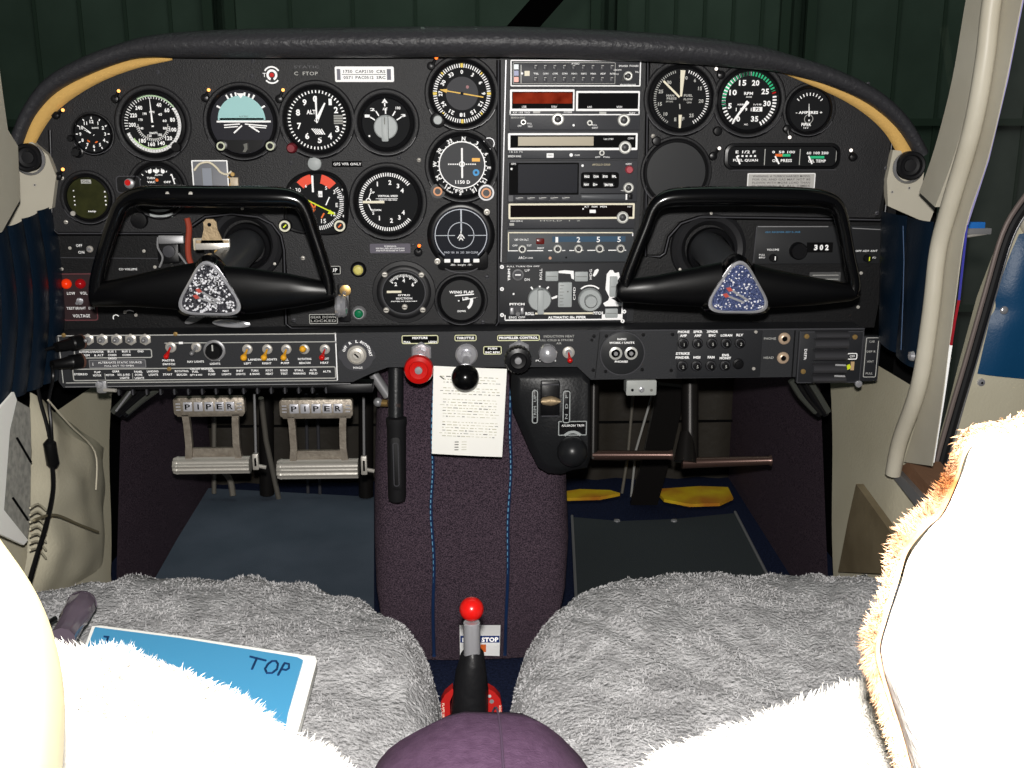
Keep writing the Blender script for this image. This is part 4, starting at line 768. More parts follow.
# ================================================================ lower switch panel
LY=-0.035
e=empty('switch_panel',P(472,380,LY),'long black lower panel with toggle switches, key switch and knobs','switch panel'); g=G(472,355,LY)
SW=mat('switch_panel_black',(42,43,46),0.5,bump=0.15,bscale=500)
m=MB(); g.poly(m,[(64,333),(600,331),(868,332),(868,380),(592,381),(578,368),(388,366.5),(372,372),(352,381),(200,384),(66,384),(62,378)],-40,0,SW); m.build('panel_body',e)
m=MB(); g.line(m,66,332.5,338,332.5,1.0,0.5,DIM); g.line(m,600,331.8,868,331.8,1.2,.5,RIM); g.line(m,68,383,350,382.5,.8,.5,LGRY); g.line(m,69,379,337,379.2,.9,0.5,DIM); g.line(m,66.5,334,66.5,379,.9,.5,DIM)
g.line(m,155.5,333,155.5,339,.6,.4,DIM); g.line(m,169,340.5,337,340.5,.9,.4,DIM); g.line(m,337,340.5,337,342,.9,.4,DIM); g.rect(m,183,339.3,187,341.5,.4,.6,WHT)
g.frame(m,80,346,156,355,1.0,.4,DIM,2); g.frame(m,76.5,365,336,377.3,1.0,.4,DIM,2); g.line(m,337,331.8,337,379,1.1,.4,WHT)
g.line(m,108,370,108,376,.6,.4,DIM); g.line(m,135,370,135,376,.6,.4,DIM)
g.rr(m,93.5,356,149.5,364.8,.8,0,.8,mat('grey_placard2',(84,84,88),.5)); g.frame(m,93.8,356.3,149.2,364.5,.7,1,LGRY,1); g.text(m,'ALTERNATE STATIC SOURCE',124,359,2,1.1,w=42); g.text(m,'PULL OUT TO OPEN',123,362.3,1.7,1.1,w=28); g.text(m,'i',97.5,360.5,3,1.1)
for t,x,y,w_ in (('AUTOPILOT',92,348.5,14),('TRIM',91,351.8,8),('MASTER',104,348.5,10),('& ALT',104,351.8,9),('BUS 1',117,348.3,8),('COMM',117,351.8,8),('BUS 2',131,348.3,8),('COMM',131,351.8,8),('GND',145,348.3,6),('RADIO',117,355,8),
    ('STEREO',84.5,370.5,13),('FLAP',101,368.5,6),('MOTOR',100.5,371.8,8),('GEAR',119,368,7),('MOTOR',113,371.5,8),('SOL & IND',126.5,371.3,12),('LIGHTS',127,374.5,9),('PANEL',141,368.5,8),('DOME',141,371.5,7),('LIGHTS',141.5,374.8,9),('LANDING',155,368.3,11),('LIGHTS',155.5,371.6,9),('START',169.5,371.5,9),('ROTATING',183.5,368.3,13),('BEACON',183.5,371.8,10),('CIRCUIT BREAKER',203,366.2,22),('FUEL',197,369,6),('QTY & IND',197.5,372.3,12),('FUEL',213,368.5,6),('PUMP',213,371.8,7),('NAV',227,368.5,6),('LIGHTS',227.5,371.8,9),('INST',241,368.5,7),('LIGHTS',241.5,371.8,9),('TURN',255.5,368.5,7),('& BANK',255.5,371.8,10),('PITOT',270,368.5,7),('HEAT',270,371.8,7),('RING',284.5,368.5,7),('TEST',284.5,371.8,7),('STALL',299.5,368.5,9),('WARNING',299.5,371.8,12),('ALTR',313.5,368.5,7),('FIELD',313.5,371.8,8),('ALTR',327,370,8),
    ('MASTER',171.5,357.5,12),('SWITCH',171.5,361.3,12),('NAV LIGHTS',198,359,16),('& INST',218,357.5,9),('LIGHTS',217,361.3,10),('LANDING LIGHTS',264,357.5,28),('LEFT',249,361.3,7),('RIGHT',268,361.3,9),('FUEL',286,357.8,7),('PUMP',286,361.3,8),('ROTATING',305.5,357.3,13),('BEACON',305.5,361.3,11),('PITOT',325,357.3,9),('HEAT',325,361.3,8)):
    g.text(m,t,x,y,2.1,.5,w=w_,bold=.03)
g.text(m,'LIGHTS',81.2,341,1.8,.5,w=12,rot=90); g.text(m,'FUSE',81.2,357,1.8,.5,w=12,rot=90)
m.build('lettering',e)
def tog(x,y,lev,lm=CHR,nut=True,r=5,L=11,lr=2.0): return toggle(x,y,LY-0.0003,'',e,lev,lm,nut,r,L=L,lr=lr)
for x in (88.5,102.5,117,131,145.5): tog(x,339.3,(0,-0.5),LGRY,'hex',6,L=8,lr=2)
tog(171,347,(-2.5,7),RED,lr=2.6,r=5.4); tog(196.5,347,(-2.5,4),LGRY); tog(247.5,349,(-2,6),AMB,lr=3.2); tog(267.5,349,(-2,6),AMB,lr=3.0); tog(286.5,349,(-1.5,6),AMB,lr=2.9); tog(304.5,349,(0,-2.5),AMB,lr=3.2); tog(325,349,(-2,6),RED,lr=2.8)
n=MB(); g.lathe(n,217.5,348,[(10.5,0),(10.5,2),(9.3,2.5),(9.3,1.5),(8,1.5)],LGRY,32); g.lathe(n,217.5,348,[(8,0),(8,6),(6.8,8),(0,8)],BEZ,24); g.rect(n,216.6,341,218,347,8,8.3,DIM); n.build('dimmer_knob',e)
for x,y in ((180.5,331.5),(171.5,366),(72,332)):
    n=MB(); g.lathe(n,x,y,[(2.2,0),(2,1.2),(0,1.5)],BRS,12); n.build('screw',e)
# key switch
n=MB(); pts=[]; 
for i in range(36):
    a=2*PI*i/36; r=17-2*abs(math.cos(2*a))*0.3+(2 if abs(math.sin(a))<.3 else 0); pts.append((357.5+r*math.cos(a),354-r*.95*math.sin(a)))
g.poly(n,pts,0,1,RIM); 
for t,a in (('OFF',-62),('R',-28),('L',2),('BOTH',35),('START',75)): 
    ar=math.radians(a); g.text(n,t,357.5+13.2*math.sin(ar),353.5-13.2*math.cos(ar),2.8,1.3,w=2.4*len(t)*0.8+.8,rot=a,bold=.04)
g.text(n,'MAGS',358,366.4,2.2,1.3,w=9); g.lathe(n,357.5,353.5,[(9.6,1),(9.4,3),(7.6,4),(7,3),(4,3.5),(3.4,5),(0,5)],STL,32); g.line(n,355.5,351.5,359.5,355.5,1.6,5.3,DARK); n.build('key_switch',e)
# labelled boxes
def plate2(x0,y0,x1,y1,items,par=e):
    n=MB(); g.rr(n,x0,y0,x1,y1,1.6,0,.8,DARK); g.frame(n,x0+.3,y0+.3,x1-.3,y1-.3,.9,1,mat('pale_yellow_line',(220,220,180),.5),1.8)
    for t,x,y,h,w_ in items: g.text(n,t,x,y,h,1.1,w=w_,bold=.05)
    n.build('placard',par,g.A((x0+x1)/2,(y0+y1)/2))
plate2(402,334.3,439,343.6,[('MIXTURE',420.5,337.3,2.3,15),('FULL',407.8,341.3,2,7),('LEAN',433,341.3,2,8)])
plate2(454.5,334.3,477,341.2,[('THROTTLE',465.5,337.8,2.6,17)])
plate2(497,334.8,540,341.4,[('PROPELLER CONTROL',518.5,338,2.6,38)])
plate2(483,345.8,502,354.8,[('PUSH',492.5,348.5,2.2,9),('INC RPM',492.5,352.3,2.2,14)])
n=MB(); g.text(n,'INDUCTION HEAT',559,337,2.4,.5,DIM,w=30); g.text(n,'PULL COLD & STROBE',556,340.8,2,.5,DIM,w=34); g.text(n,'AIR',559,344,2,.5,DIM,w=5); g.text(n,'PULL ON',546,361.2,2,.5,w=20); n.build('lettering',e)
tog(568.5,352.2,(0.5,5.5),RED,lr=2.6,r=6)
n=MB(); g.line(n,600,333,596,380,.7,.4,BEZ); g.lathe(n,592,341,[(1.5,0),(1.5,1),(0,1)],BEZ,10); n.build('seam',e)
# radio cooling plate
n=MB(); g.lathe(n,623,354.5,[(22.5,0),(22.5,1.4),(21.5,1.8),(0,1.8)],mat('round_plate_black',(36,37,39),.45),48); g.ring(n,623,354.5,21.3,22.4,2,RIM,48,.2)
g.text(n,'RADIO',622,340,2.2,2.1,w=9,bold=.04); g.text(n,'WORK / UNITS',622,343.6,2.2,2.1,w=25,bold=.04); g.text(n,'PHONES',622,362.5,2.2,2.1,w=13,bold=.04); n.build('round_plate',e)
for x in (616,631.5): 
    n=MB(); g.lathe(n,x,354,[(6.5,1.8),(6.5,3.4),(4.4,4),(4.4,2.6),(2.4,2.6)],mat('pale_knob_rim',(0,0,0)),24); g.disc(n,x,354,4.4,2.6,DARK,18); g.lathe(n,x,354,[(2.2,2.6),(2.0,5),(0,5)],LGRY,16); n.build('jack_socket',e)
# jack panel 
n=MB(); g.rr(n,678,332.5,764,379.5,1,0,1.2,mat('jack_plate',(36,37,40),.5)); 
for t,x,y in (('PHONE',684,332.8),('AMP',684,336.6),('SPKR',698.5,332.8),('AMP',698.5,336.6),('XPNDR',713,332.8),('ENC',713,336.6),('LORAN',727.5,336.6),('RLY',741,336.4),('STRIKE',684,354.5),('FINDER',684,358.5),('HSI',698.5,358.5),('FAN',713,358.5),('ENG',727.5,356.5),('MONIT',727.5,359.5)):
    g.text(n,t,x,y+.6,2.6,1.4,w=2.3*len(t),bold=.05)
n.build('breaker_plate',e)
for t,x,y in (('1',684,345),('5',698.5,345),('5',713,345),('5',727.5,345),('2',741.5,345),('2',684,367.5),('5',698.5,367.5),('1',713,367.5),('5',727.5,367.5),('',741,366)):
    n=MB(); g.lathe(n,x,y,[(5.6,1.2),(5.4,2.6),(3.6,3),(3.6,6),(0,6.4)],BEZ,20)
    if t: g.ring(n,x,y,3.9,4.6,3.1,RIM,20,.1); g.text(n,t,x,y,3,6.8,DIM)
    n.build('circuit_breaker',e)
for x,y in ((594,337),(594,371),(606.5,337),(606.5,372.5),(643.5,336),(643.5,371),(673,336),(673,372),(757,334),(757,371)):
    n=MB(); g.lathe(n,x,y,[(1.8,1.2),(1.6,2.2),(0,2.3)],STL if x>750 else BEZ,10); n.build('screw',e)
n=MB(); g.text(n,'PHONE',772,341,2.4,.5,DIM,w=12); g.text(n,'HEAD',772,360.3,2.4,.5,DIM,w=10); g.line(n,797,333,797,380,1.4,.6,BEZ); n.build('lettering',e)
for y in (341,360.5):
    n=MB(); g.lathe(n,786.5,y,[(6,0),(6,1.6),(5,2.4),(3.6,2.4),(2.6,3)],mat('copper_nut',(205,180,155),.35,.4),20); g.disc(n,786.5,y,2.7,2.2,DARK,14); n.build('phone_jack',e)
# climate control unit at right end
g=G(836,356,LY-0.004); e2=empty('climate_control',g.A(836,382),'black lever control unit with five ribbed slots at the right end of lower panel','control unit')
n=MB(); g.rr(n,798,331,862,383,1.5,-6,0.5,mat('control_face',(38,39,42),.4)); g.frame(n,798.3,331.3,861.7,382.7,.8,.8,RIM,1.5); g.frame(n,847,353,857,359.5,.9,.9,WHT,1.5); g.text(n,'OFF',852,356.2,2.4,1,w=5); g.rect(n,851,361.5,854.5,370,.5,1.5,mat('tan_tab',(190,160,120),.4)); g.poly(n,[(846,366),(850,364),(852,368),(848,370)],.5,1,LIM); g.text(n,'DEFR',805,354,2.6,1,w=11,rot=90); n.build('faceplate',e2)
for i,y in enumerate((334.5,343.5,355,368,378)):
    n=MB(); h=3.8 if i in(0,4) else 5.2
    rings=[]
    for k in range(9):
        a=PI*k/8; rings.append([g.A(812,y-h*math.cos(a),.5+9*math.sin(a)),g.A(845,y-h*math.cos(a),.5+9*math.sin(a))])
    n.loft(rings,mat('gloss_slot',(58,58,61),.3),closed=False); n.build('lever_cover',e2)
    if i in (3,4): 
        n=MB(); n.tube([g.A(833,y+(-5 if i==3 else -4),8),g.A(843,y+(-5 if i==3 else -4),10)],1.2*g.k,LGRY,8); n.build('lever',e2)
for x,y in ((805,336),(804,371),(853,337)):
    n=MB(); g.lathe(n,x,y,[(2.6,.5),(2.4,1.8),(0,2)],BRS,12); n.build('screw',e2)
n=MB(); g.rr(n,860,337,880,382,2,-8,-1,mat('control_face',(0,0,0))); g.frame(n,865,338,878,378,.7,-.7,DIM,1.5)
for t,y in (('CAB',342),('DEF R',352),('VENT',362),('PULL',374)): g.text(n,t,871,y,2,-.6,DIM,w=2.2*len(t)*.8)
g.lathe(n,860.5,384,[(3.5,-1),(3.5,2),(0,3)],CHR,12); n.build('end_plate',e2)
# ================================================================ control yokes
def yoke(sx,path,lbar,rbar,tri,root,label,ringc,hub):
    Y=-0.19; g=G(hub[0],hub[1],Y); e=empty('control_yoke',g.o,label,'control yoke')
    pts=spl([P(a,b,Y+c) for a,b,c,r,f in path],5); rr=spl1([r for a,b,c,r,f in path],5)
    m=MB(); m.tube(pts,[r*g.k for r in rr],GLO,16,True,1.0,ref=(0,-1,0)); m.build('handle_loop',e)
    m=MB()
    for bar in (lbar,rbar):
        rings=[]
        for (x,y0,y1,th) in bar:
            yc=(y0+y1)/2; h=(y1-y0)/2; rings.append([g.A(x,yc-h*math.sin(2*PI*j/16),th*math.cos(2*PI*j/16)) for j in range(16)])
        m.loft(rings,mat('satin_black_plastic',(5,5,6),.33,spec=.22),True,True,True)
    m.build('crossbar',e)
    # hub and emblem
    def trishape(k,c,dy=0):
        cx=sum(p[0] for p in tri)/3; cy=sum(p[1] for p in tri)/3; out=[]
        for i in range(3):
            p0=V((*tri[i-1],0)); p1=V((*tri[i],0)); p2=V((*tri[(i+1)%3],0)); a=p1.lerp(p0,0.33); b=p1.lerp(p2,0.33)
            for t in range(9):
                u=t/8; q=a*(1-u)**2+p1*2*u*(1-u)+b*u*u; out.append((cx+(q.x-cx)*k,cy+(q.y-cy)*k))
        # bowed sides
        return [g.A(a,b,c) for a,b in out]
    m=MB(); m.loft([trishape(1.05,-14),trishape(1.28,-8),trishape(1.28,3),trishape(1.12,8)],GLO,True,True,True); m.build('hub',e)
    m=MB(); m.loft([trishape(1.10,7),trishape(1.10,10.5),trishape(1.02,11.5),trishape(0.97,10.5)],CHR,True); m.build('emblem_rim',e)
    m=MB(); m.loft([trishape(0.99,9),trishape(0.98,10.2)],mat('emblem_face%d'%(sx>0),(58,68,104) if sx>0 else (44,44,50),.3,.4,bump=.8,bscale=500),True,False,True)
    rnd=random.Random(3+sx); cx=sum(p[0] for p in tri)/3; cy=sum(p[1] for p in tri)/3
    sp=mat('silver_fleck',(225,225,230),.4,.2); top=min(p[1] for p in tri); bot=max(p[1] for p in tri); hw=(max(p[0] for p in tri)-min(p[0] for p in tri))/2
    for i in range(230 if sx<0 else 110):
        v=rnd.random()**0.6; y=top+6+(bot-top-9)*v; x=cx+(rnd.random()*2-1)*hw*(0.15+0.66*(y-top)/(bot-top)); r=rnd.uniform(.4,1.9 if sx<0 else 1.1)
        k=rnd.randint(4,6); o=rnd.random()*6; g.poly(m,[(x+r*rnd.uniform(.6,1.4)*math.cos(o+6.283*j/k),y-r*rnd.uniform(.6,1.2)*math.sin(o+6.283*j/k)) for j in range(k)],10.2,10.6,sp)
    for a,b,c_,d_,mm in ((cx-10,cy-4,cx+10,cy+8,LGRY),(cx-14,cy+2,cx+6,cy+10,LGRY)): g.line(m,a,b,c_,d_,2,11,mm)
    rm=mat('dull_red_mark',(170,70,60),.5)
    for a,b in ((cx-10,cy-3),(cx-13,cy+3)): g.poly(m,[(a-3,b-1.5),(a+1,b-2.6),(a+4,b+1),(a,b+2)],10.6,11.2,rm)
    m.build('emblem',e)
    # column and boot
    r0=P(root[0],root[1],0.0); h0=g.A(hub[0],hub[1]-6,-10)
    m=MB(); m.tube([r0+V((0,0.01,0)),r0+V((0,-0.03,0)),h0],[0.021,0.021,0.0185],mat('column_grey_black',(62,64,67),.35),24); m.build('column',e)
    gp=G(ringc[0],ringc[1],0.006); b=empty('column_boot',gp.o,'round black collar where the %s control column enters the panel'%('left' if sx<0 else 'right'),'collar')
    m=MB(); gp.lathe(m,ringc[0],ringc[1],[(38,0),(37,5),(33,8),(28,7),(24,2),(23,0)],mat('collar_black',(34,34,36),.3),48); m.build('outer_ring',b)
    m=MB(); gp.lathe(m,ringc[0]+2,ringc[1]+3,[(24,2),(23,9),(20,11),(18,10),(17.5,0)],BEZ,40); m.build('inner_ring',b)
    for a in (0,125,235):
        m=MB(); p=gp.R(ringc[0],ringc[1],35,a,7); m.lathe(p,(0,-1,0),[(.002,0),(.0018,.001),(0,.0012)],STL,10); m.build('screw',b)
    return e
ye=yoke(-1,[(96,294,0,7,0),(97,280,0,7,0),(104,252,0,7,0),(114,222,0,7,0),(122,205,0,7.5,0),(136,197,0,9,0),(160,196,0,10.5,0),(215,196.5,0,10.5,0),(270,197,0,10.5,0),(293,199,0,9,0),(304,208,0,7.5,0),(313,232,0,6.6,0),(321,256,0,6.6,0),(328,280,0,6.6,0),(329,294,0,7,0)],
 [(90,289,303,5),(93,283,306,7),(130,276,306,8),(170,267,309,9),(200,262,312,9)],[(225,266,315,9),(250,268,314,9),(290,274,309,8),(326,282,303,7),(335,290,300,5)],
 [(211,253),(175,310.5),(247,312.5)],(246,246),'left black control yoke with fleck-patterned silver triangle and brass clip above','' or (246,243),(211,290))
for x in (170,193):
    g=G(x,193,-0.19); n=MB(); g.lathe(n,x,193.5,[(3,8),(2.8,9.6),(2,10.4),(0,10.4)],STL,14); n.build('screw',ye,g.o)
yr=yoke(1,[(628,292,0,7,0),(626,281,0,6.6,0),(634,258,0,6.6,0),(646,228,0,6.6,0),(654,208,0,7,0),(666,199,0,8.5,0),(690,196.5,0,9.5,0),(745,196,0,9.5,0),(800,197,0,9.5,0),(824,199.5,0,8.5,0),(837,207,0,7.2,0),(844,230,0,6.6,0),(849,258,0,6.6,0),(854,282,0,6.6,0),(852,294,0,7,0)],
 [(617,284,296,5),(621,279,301,7),(655,275,304,8),(690,268,306,9),(720,262,308,9)],[(752,264,308,9),(775,270,308,9),(815,278,306,8),(852,284,302,7),(860,288,298,5)],
 [(736,253),(702,309),(771,310)],(706,248),'right black control yoke with blue-grey flecked triangular emblem',(708,248),(737,288))
# brass clip and cable on left yoke
g=G(212,240,-0.10); e=empty('spring_clip',g.A(212,252),'tarnished brass spring clip standing above the left yoke hub','clip')
n=MB(); g.poly(n,[(205,222),(208,219),(215,219),(218,222),(218.5,229),(224,243),(201,243),(205,229)],0,2,mat('tarnished_brass',(165,145,115),.5,.5,bump=.4,bscale=200)); g.disc(n,211,224.5,2,2.6,DARK,14); n.build('clip_arm',e)
n=MB(); g.rr(n,195,239,229.5,249.5,1,-3,1,STL); g.rr(n,196,240,229,243,.5,1,2,mat('tarnished_brass',(0,0,0))); n.build('clip_jaw',e)
n=MB(); g.rect(n,203,249,209,258,-3,-1,BEZ); g.rect(n,210,249,226,262,-6,-2,BEZ); g.disc(n,216,252,2.5,1,BRS,10); n.build('mount',e)
m=MB(); Y=-0.03; m.tube(spl([P(a,b,Y) for a,b in [(187,218),(189,228),(188,245),(189,258),(193,268),(198,276)]],5),0.0036,mat('orange_red_hose',(150,62,44),.5),10); o=m.build('rubber_hose'); tag(o,'short dull orange-red hose hanging behind the left yoke','hose')
def relay():
    g=G(168,243,0.0); e=empty('relay_block',g.A(168,270),'cluster of small silver and black switch parts behind the left yoke','switch')
    n=MB(); g.rr(n,160,235,185,243,1,0,5,LGRY); g.rr(n,159,243,180,262,2,0,8,BEZ); g.lathe(n,171,250,[(6,8),(6,11),(0,12)],RIM,20); n.build('housing',e)
    n=MB(); n.tube(spl([g.A(a,b,9) for a,b in ((161,236),(160,246),(164,256),(160,266))],4),1.1*g.k,LGRY,6); n.tube(spl([g.A(a,b,9) for a,b in ((180,252),(184,258),(188,264))],4),1.2*g.k,LGRY,6); n.build('wire',e)
    n=MB(); g.lathe(n,171,269,[(3,0),(3,4),(1.5,5),(0,4)],STL,14); n.build('screw',e)
    n=MB(); g.rr(n,194,238,203,250,1,0,3,mat('cream_tab',(205,195,170),.5)); n.build('tab',e)
relay()
# clear plastic box with wires above left yoke
g=G(210,174,-0.006); e=empty('clear_plastic_box',g.A(210,188),'small clear plastic box with silver card and brass wires above the left yoke','box')
n=MB(); g.rr(n,193,160,229,194,1,0,3,mat('silver_card',(110,112,118),.5)); g.frame(n,193,160,229,194,1.2,3.4,WHT,1); g.rect(n,203,168,213,194,3,4,mat('grey_card',(140,145,155),.4)); g.line(n,203,168,203,194,.6,4.3,INK); g.line(n,213,168,213,194,.6,4.3,INK); n.build('card',e)
n=MB(); n.tube(spl([g.A(a,b,6) for a,b in ((196,170),(202,163.5),(211,162),(218,167),(222,172),(228,174),(233,171))],4),1.1*g.k,mat('cream_wire',(225,215,190),.5),6); n.tube(spl([g.A(a,b,6) for a,b in ((229,176),(233,180),(230,185),(236,184))],4),1.0*g.k,BRS,6); g.rr(n,231,177,239,187,1,2,7,mat('tan_connector',(190,175,150),.4)); g.lathe(n,234,174,[(2.2,4),(2,7),(0,7)],BRS,10); n.build('wiring',e)
for a,b,w_,h_,an,lab in ((197,317,13,4,-25,'small chrome lever tip under the left yoke hub'),(232,323,19,4.2,4,'thin oval chrome tab under the left yoke hub')):
    g=G(a,b,-0.02); n=MB(); rings=[]
    for k,s_ in ((0,.7),(2,1),(3,1),(4,.8)): rings.append([g.A(a+s_*(w_*math.cos(t)*math.cos(math.radians(an))-h_*math.sin(t)*math.sin(math.radians(an))),b+s_*(w_*math.cos(t)*math.sin(math.radians(an))+h_*math.sin(t)*math.cos(math.radians(an))),k) for t in [2*PI*i/24 for i in range(24)]])
    n.loft(rings,CHR if a>200 else LGRY,True,True,True); o=n.build('chrome_tab'); tag(o,lab,'tab')
# ================================================================ push-pull knobs
def pknob(name,x,y,r,m_,nx,ny,nr,label,cat,style,nut):
    y-=4.5; x+=(x-472)*-.022; g=G(nx,ny,LY); e=empty(name,g.o,label,cat)
    n=MB(); g.lathe(n,nx,ny,[(nr,0),(nr,3),(nr*.85,4.5),(nr*.5,4.5),(nr*.45,9),(0,9)],CHR if nut else mat('satin_nut',(200,200,200),.3,.7),6 if nut==1 else 28); n.build('collar',e)
    tip=g.A(x,y,26); n=MB(); n.tube([g.A(nx,ny,4),tip],3.4*g.k,CHR,14); n.build('shaft',e)
    n=MB()
    if style=='ball': n.sphere(g.A(x,y,30),r*g.k*0.96,m_,32,20); n.lathe(g.A(x,y+1,18),(0,-1,0),[(r*.8*g.k,0),(r*.9*g.k,6*g.k),(r*.9*g.k,9*g.k)],mat('satin_grey_collar',(120,120,115),.35,.5),28)
    elif style=='dish': n.lathe(g.A(x,y,20),(0,-1,0),[(a*r*g.k*.96,b*g.k) for a,b in ((.5,0),(.98,2),(1,7),(.92,10),(.66,11.5),(.6,10),(.3,9.5),(0,9.5))],m_,36); n.lathe(g.A(x,y,29.5),(0,-1,0),[(.26*r*g.k,0),(.24*r*g.k,2*g.k),(0,2.2*g.k)],LGRY,16)
    elif style=='knurl':
        rings=[]
        for a,b in ((.6,0),(.96,1),(1,4),(1,12),(.92,15),(.62,16),(.56,14),(.3,13.5),(0.01,13.5)): rings.append([g.A(x+a*r*(1-.06*(j%2)*(a>.9))*math.cos(PI*j/24),y-a*r*(1-.06*(j%2)*(a>.9))*math.sin(PI*j/24),14+b) for j in range(48)])
        n.loft(rings,m_); n.lathe(g.A(x,y,27.5),(0,-1,0),[(.26*r*g.k,0),(.24*r*g.k,2*g.k),(0,2.2*g.k)],LGRY,16)
    n.build('knob',e)
pknob('mixture_knob',418.5,367.5,15,RED,421.5,352,11,'red dished mixture knob on chrome hex collar under the gauges','knob','dish',1)
pknob('throttle_knob',465,374.5,14,mat('gloss_black_ball',(10,10,11),.2),466.5,354,11,'glossy black ball throttle knob above the paper checklist','knob','ball',2)
pknob('propeller_knob',518,358.5,13.5,mat('black_knurled',(16,16,18),.35),519,350,11,'black knurled propeller control knob beside the paper checklist','knob','knurl',1)
g=G(547,351,LY); n=MB(); g.lathe(n,547,351,[(6,0),(6,4),(9,6),(9.6,12),(8.5,16),(4,19),(0,19.5)],CHR,32); o=n.build('induction_heat_knob'); tag(o,'round chrome knob right of the black knurled propeller knob','knob')
# silver switch box under panel
g=G(641.5,387,LY+0.004); e=empty('small_switch_box',g.A(641.5,396),'small pale grey metal box with three holes under the lower panel','box')
n=MB(); g.rr(n,626.5,380.5,656.5,395.5,1.5,-18,0,mat('pale_grey_paint',(165,168,165),.4)); g.disc(n,632.5,390,1.4,.3,DARK,12); g.disc(n,651.5,390.3,1.4,.3,INK,12); n.build('body',e); n=MB(); g.lathe(n,641.5,389.5,[(3,0),(2.6,2),(1.6,2.4),(1.2,6),(0,6)],CHR,14); n.build('button',e)
# breakers row below left panel
g=G(220,392,LY+0.02); e=empty('breaker_strip',g.A(220,396),'row of small circuit breaker stems under the left switch panel','circuit breakers')
n=MB(); g.rr(n,112,383,352,389,1,-14,0,BEZ); g.rr(n,328,384,374,393,1,-14,5,BEZ); n.build('strip',e)
for i in range(16):
    n=MB(); x=120+i*13.8; g.lathe(n,x,391,[(2.6,0),(2.6,1),(0,1)],BEZ,10); g.rect(n,x-.8,388,x+.8,393.5,1,3,RIM); n.build('circuit_breaker',e)
g=G(108,388,LY-.0); e=empty('fuel_drain_valve',g.A(104,397),'small chrome valve fitting under the left end of switch panel','valve')
n=MB(); g.rr(n,98,380,108,392,2,-3,4,LGRY); g.lathe(n,102,383,[(3.6,4),(3.4,8),(0,9)],CHR,16); n.tube([g.A(105,389,3),g.A(118,389,6)],1.8*g.k,STL,10); n.build('body',e)
# wiring bundles/brackets either side
def bundle(pts,label,Y):
    m=MB()
    for i in range(7):
        m.tube(spl([P(a+(i-3)*c,b+(i%3)*1.5,Y+.01*(i%2)) for a,b,c in pts],5),0.0045,BEZ if i%3 else mat('bundle_grey',(60,62,58),.4),8)
    o=m.build('wire_bundle'); tag(o,label,'wires')
bundle([(150,384,5),(135,398,3),(120,412,2.4)],'black wire bundle under the left end of the lower panel',0.03)
bundle([(800,380,3),(810,396,3),(822,412,2)],'black wire bundle under the right end of the lower panel',0.03)
m=MB(); m.tube([P(131,391,0.02),P(116,411,0.02)],0.0015,CHR,8); o=m.build('metal_rod'); tag(o,'thin shiny metal rod angled under the left panel end','rod')
# ================================================================ headset plugs and cable
HB=mat('cable_black',(14,14,15),.35)
for x0,y0,x1,y1,lab in ((80,342,56,347,'upper black headset plug at the left end of the lower panel'),(80,361,52,365,'lower black headset plug at the left end of the lower panel')):
    a=P(x0,y0,LY-.006); b=P(x1,y1,LY-.035); e=empty('headset_plug',a,lab,'plug')
    n=MB(); n.tube([a,a.lerp(b,.35),a.lerp(b,.4),b],[.0095,.009,.0075,.0055],HB,18); n.build('body',e)
    n=MB(); d=(b-a).normalized(); n.lathe(a-d*.003,d,[(.0092,0),(.0098,.002),(.0092,.004)],mat('dim_copper',(90,62,52),.5),18,True); n.build('copper_collar',e)
m=MB()
c1=[P(56,347,LY-.035),P(42,352,-.07),P(36,368,-.08),P(39,395,-.09),P(47,425,-.1),P(51,445,-.1)]
c2=[P(52,365,LY-.035),P(53,378,-.07),P(49,400,-.09),P(51,425,-.1),P(52,445,-.1)]
c3=[P(52,462,-.1),P(53,490,-.12),P(46,525,-.16),P(37,555,-.2),P(27,590,-.24),P(15,640,-.3)]
for c in (c1,c2,c3): m.tube(spl(c,6),.0022 if c is not c3 else .0028,HB,8)
o=m.build('headset_cable'); tag(o,'thin black headset cable hanging down the left beige side wall','cable')
n=MB(); n.tube([P(50,440,-.1),P(49.5,443,-.1),P(53,464,-.1),P(53.5,468,-.1)],[.004,.0075,.0075,.004],HB,14); n.build('inline_box',o,P(51,452,-.1))
# ================================================================ paper checklist
g=G(470,413,LY-.009); e=empty('paper_checklist',g.A(470,457),'white printed paper sheet hanging under the throttle knob','paper')
n=MB(); rings=[]
c=[(434.5,366),(507,369.5),(502,457.5),(431,453.5)]
def quad(u,v): 
    a=V((*c[0],0)).lerp(V((*c[1],0)),u); b=V((*c[3],0)).lerp(V((*c[2],0)),u); p=a.lerp(b,v); return p.x,p.y
rows=[]
for j in range(13): rows.append([g.A(*quad(i/8,j/12),1.5*math.sin(2.4*i/8)+1.0*math.sin(j/4)) for i in range(9)])
n.loft(rows,PAP,closed=False)
rnd=random.Random(5); 
for j in range(22):
    v=.1+j*.032
    if j in (3,7,15): continue
    u=.14 if j%5 else .1
    while u<.88:
        w_=rnd.uniform(.02,.07); x,y=quad(u,v); x2,y2=quad(min(u+w_,.92),v)
        g.line(n,x,y,x2,y2,rnd.choice((.5,.7,.9)),4,mat('pale_print',(205,203,185),.8) if rnd.random()<.8 else INK); u+=w_+rnd.uniform(.012,.03)
for j in range(4):
    x,y=quad(.32,.84+j*.03); g.line(n,x,y,x+4,y,.9,4,INK); g.line(n,x+7,y,x+12,y,.6,4,MATS['pale_print'])
x,y=quad(.09,.1); g.line(n,x,y,x+4,y+3,1.2,4,INK); n.build('sheet',e)
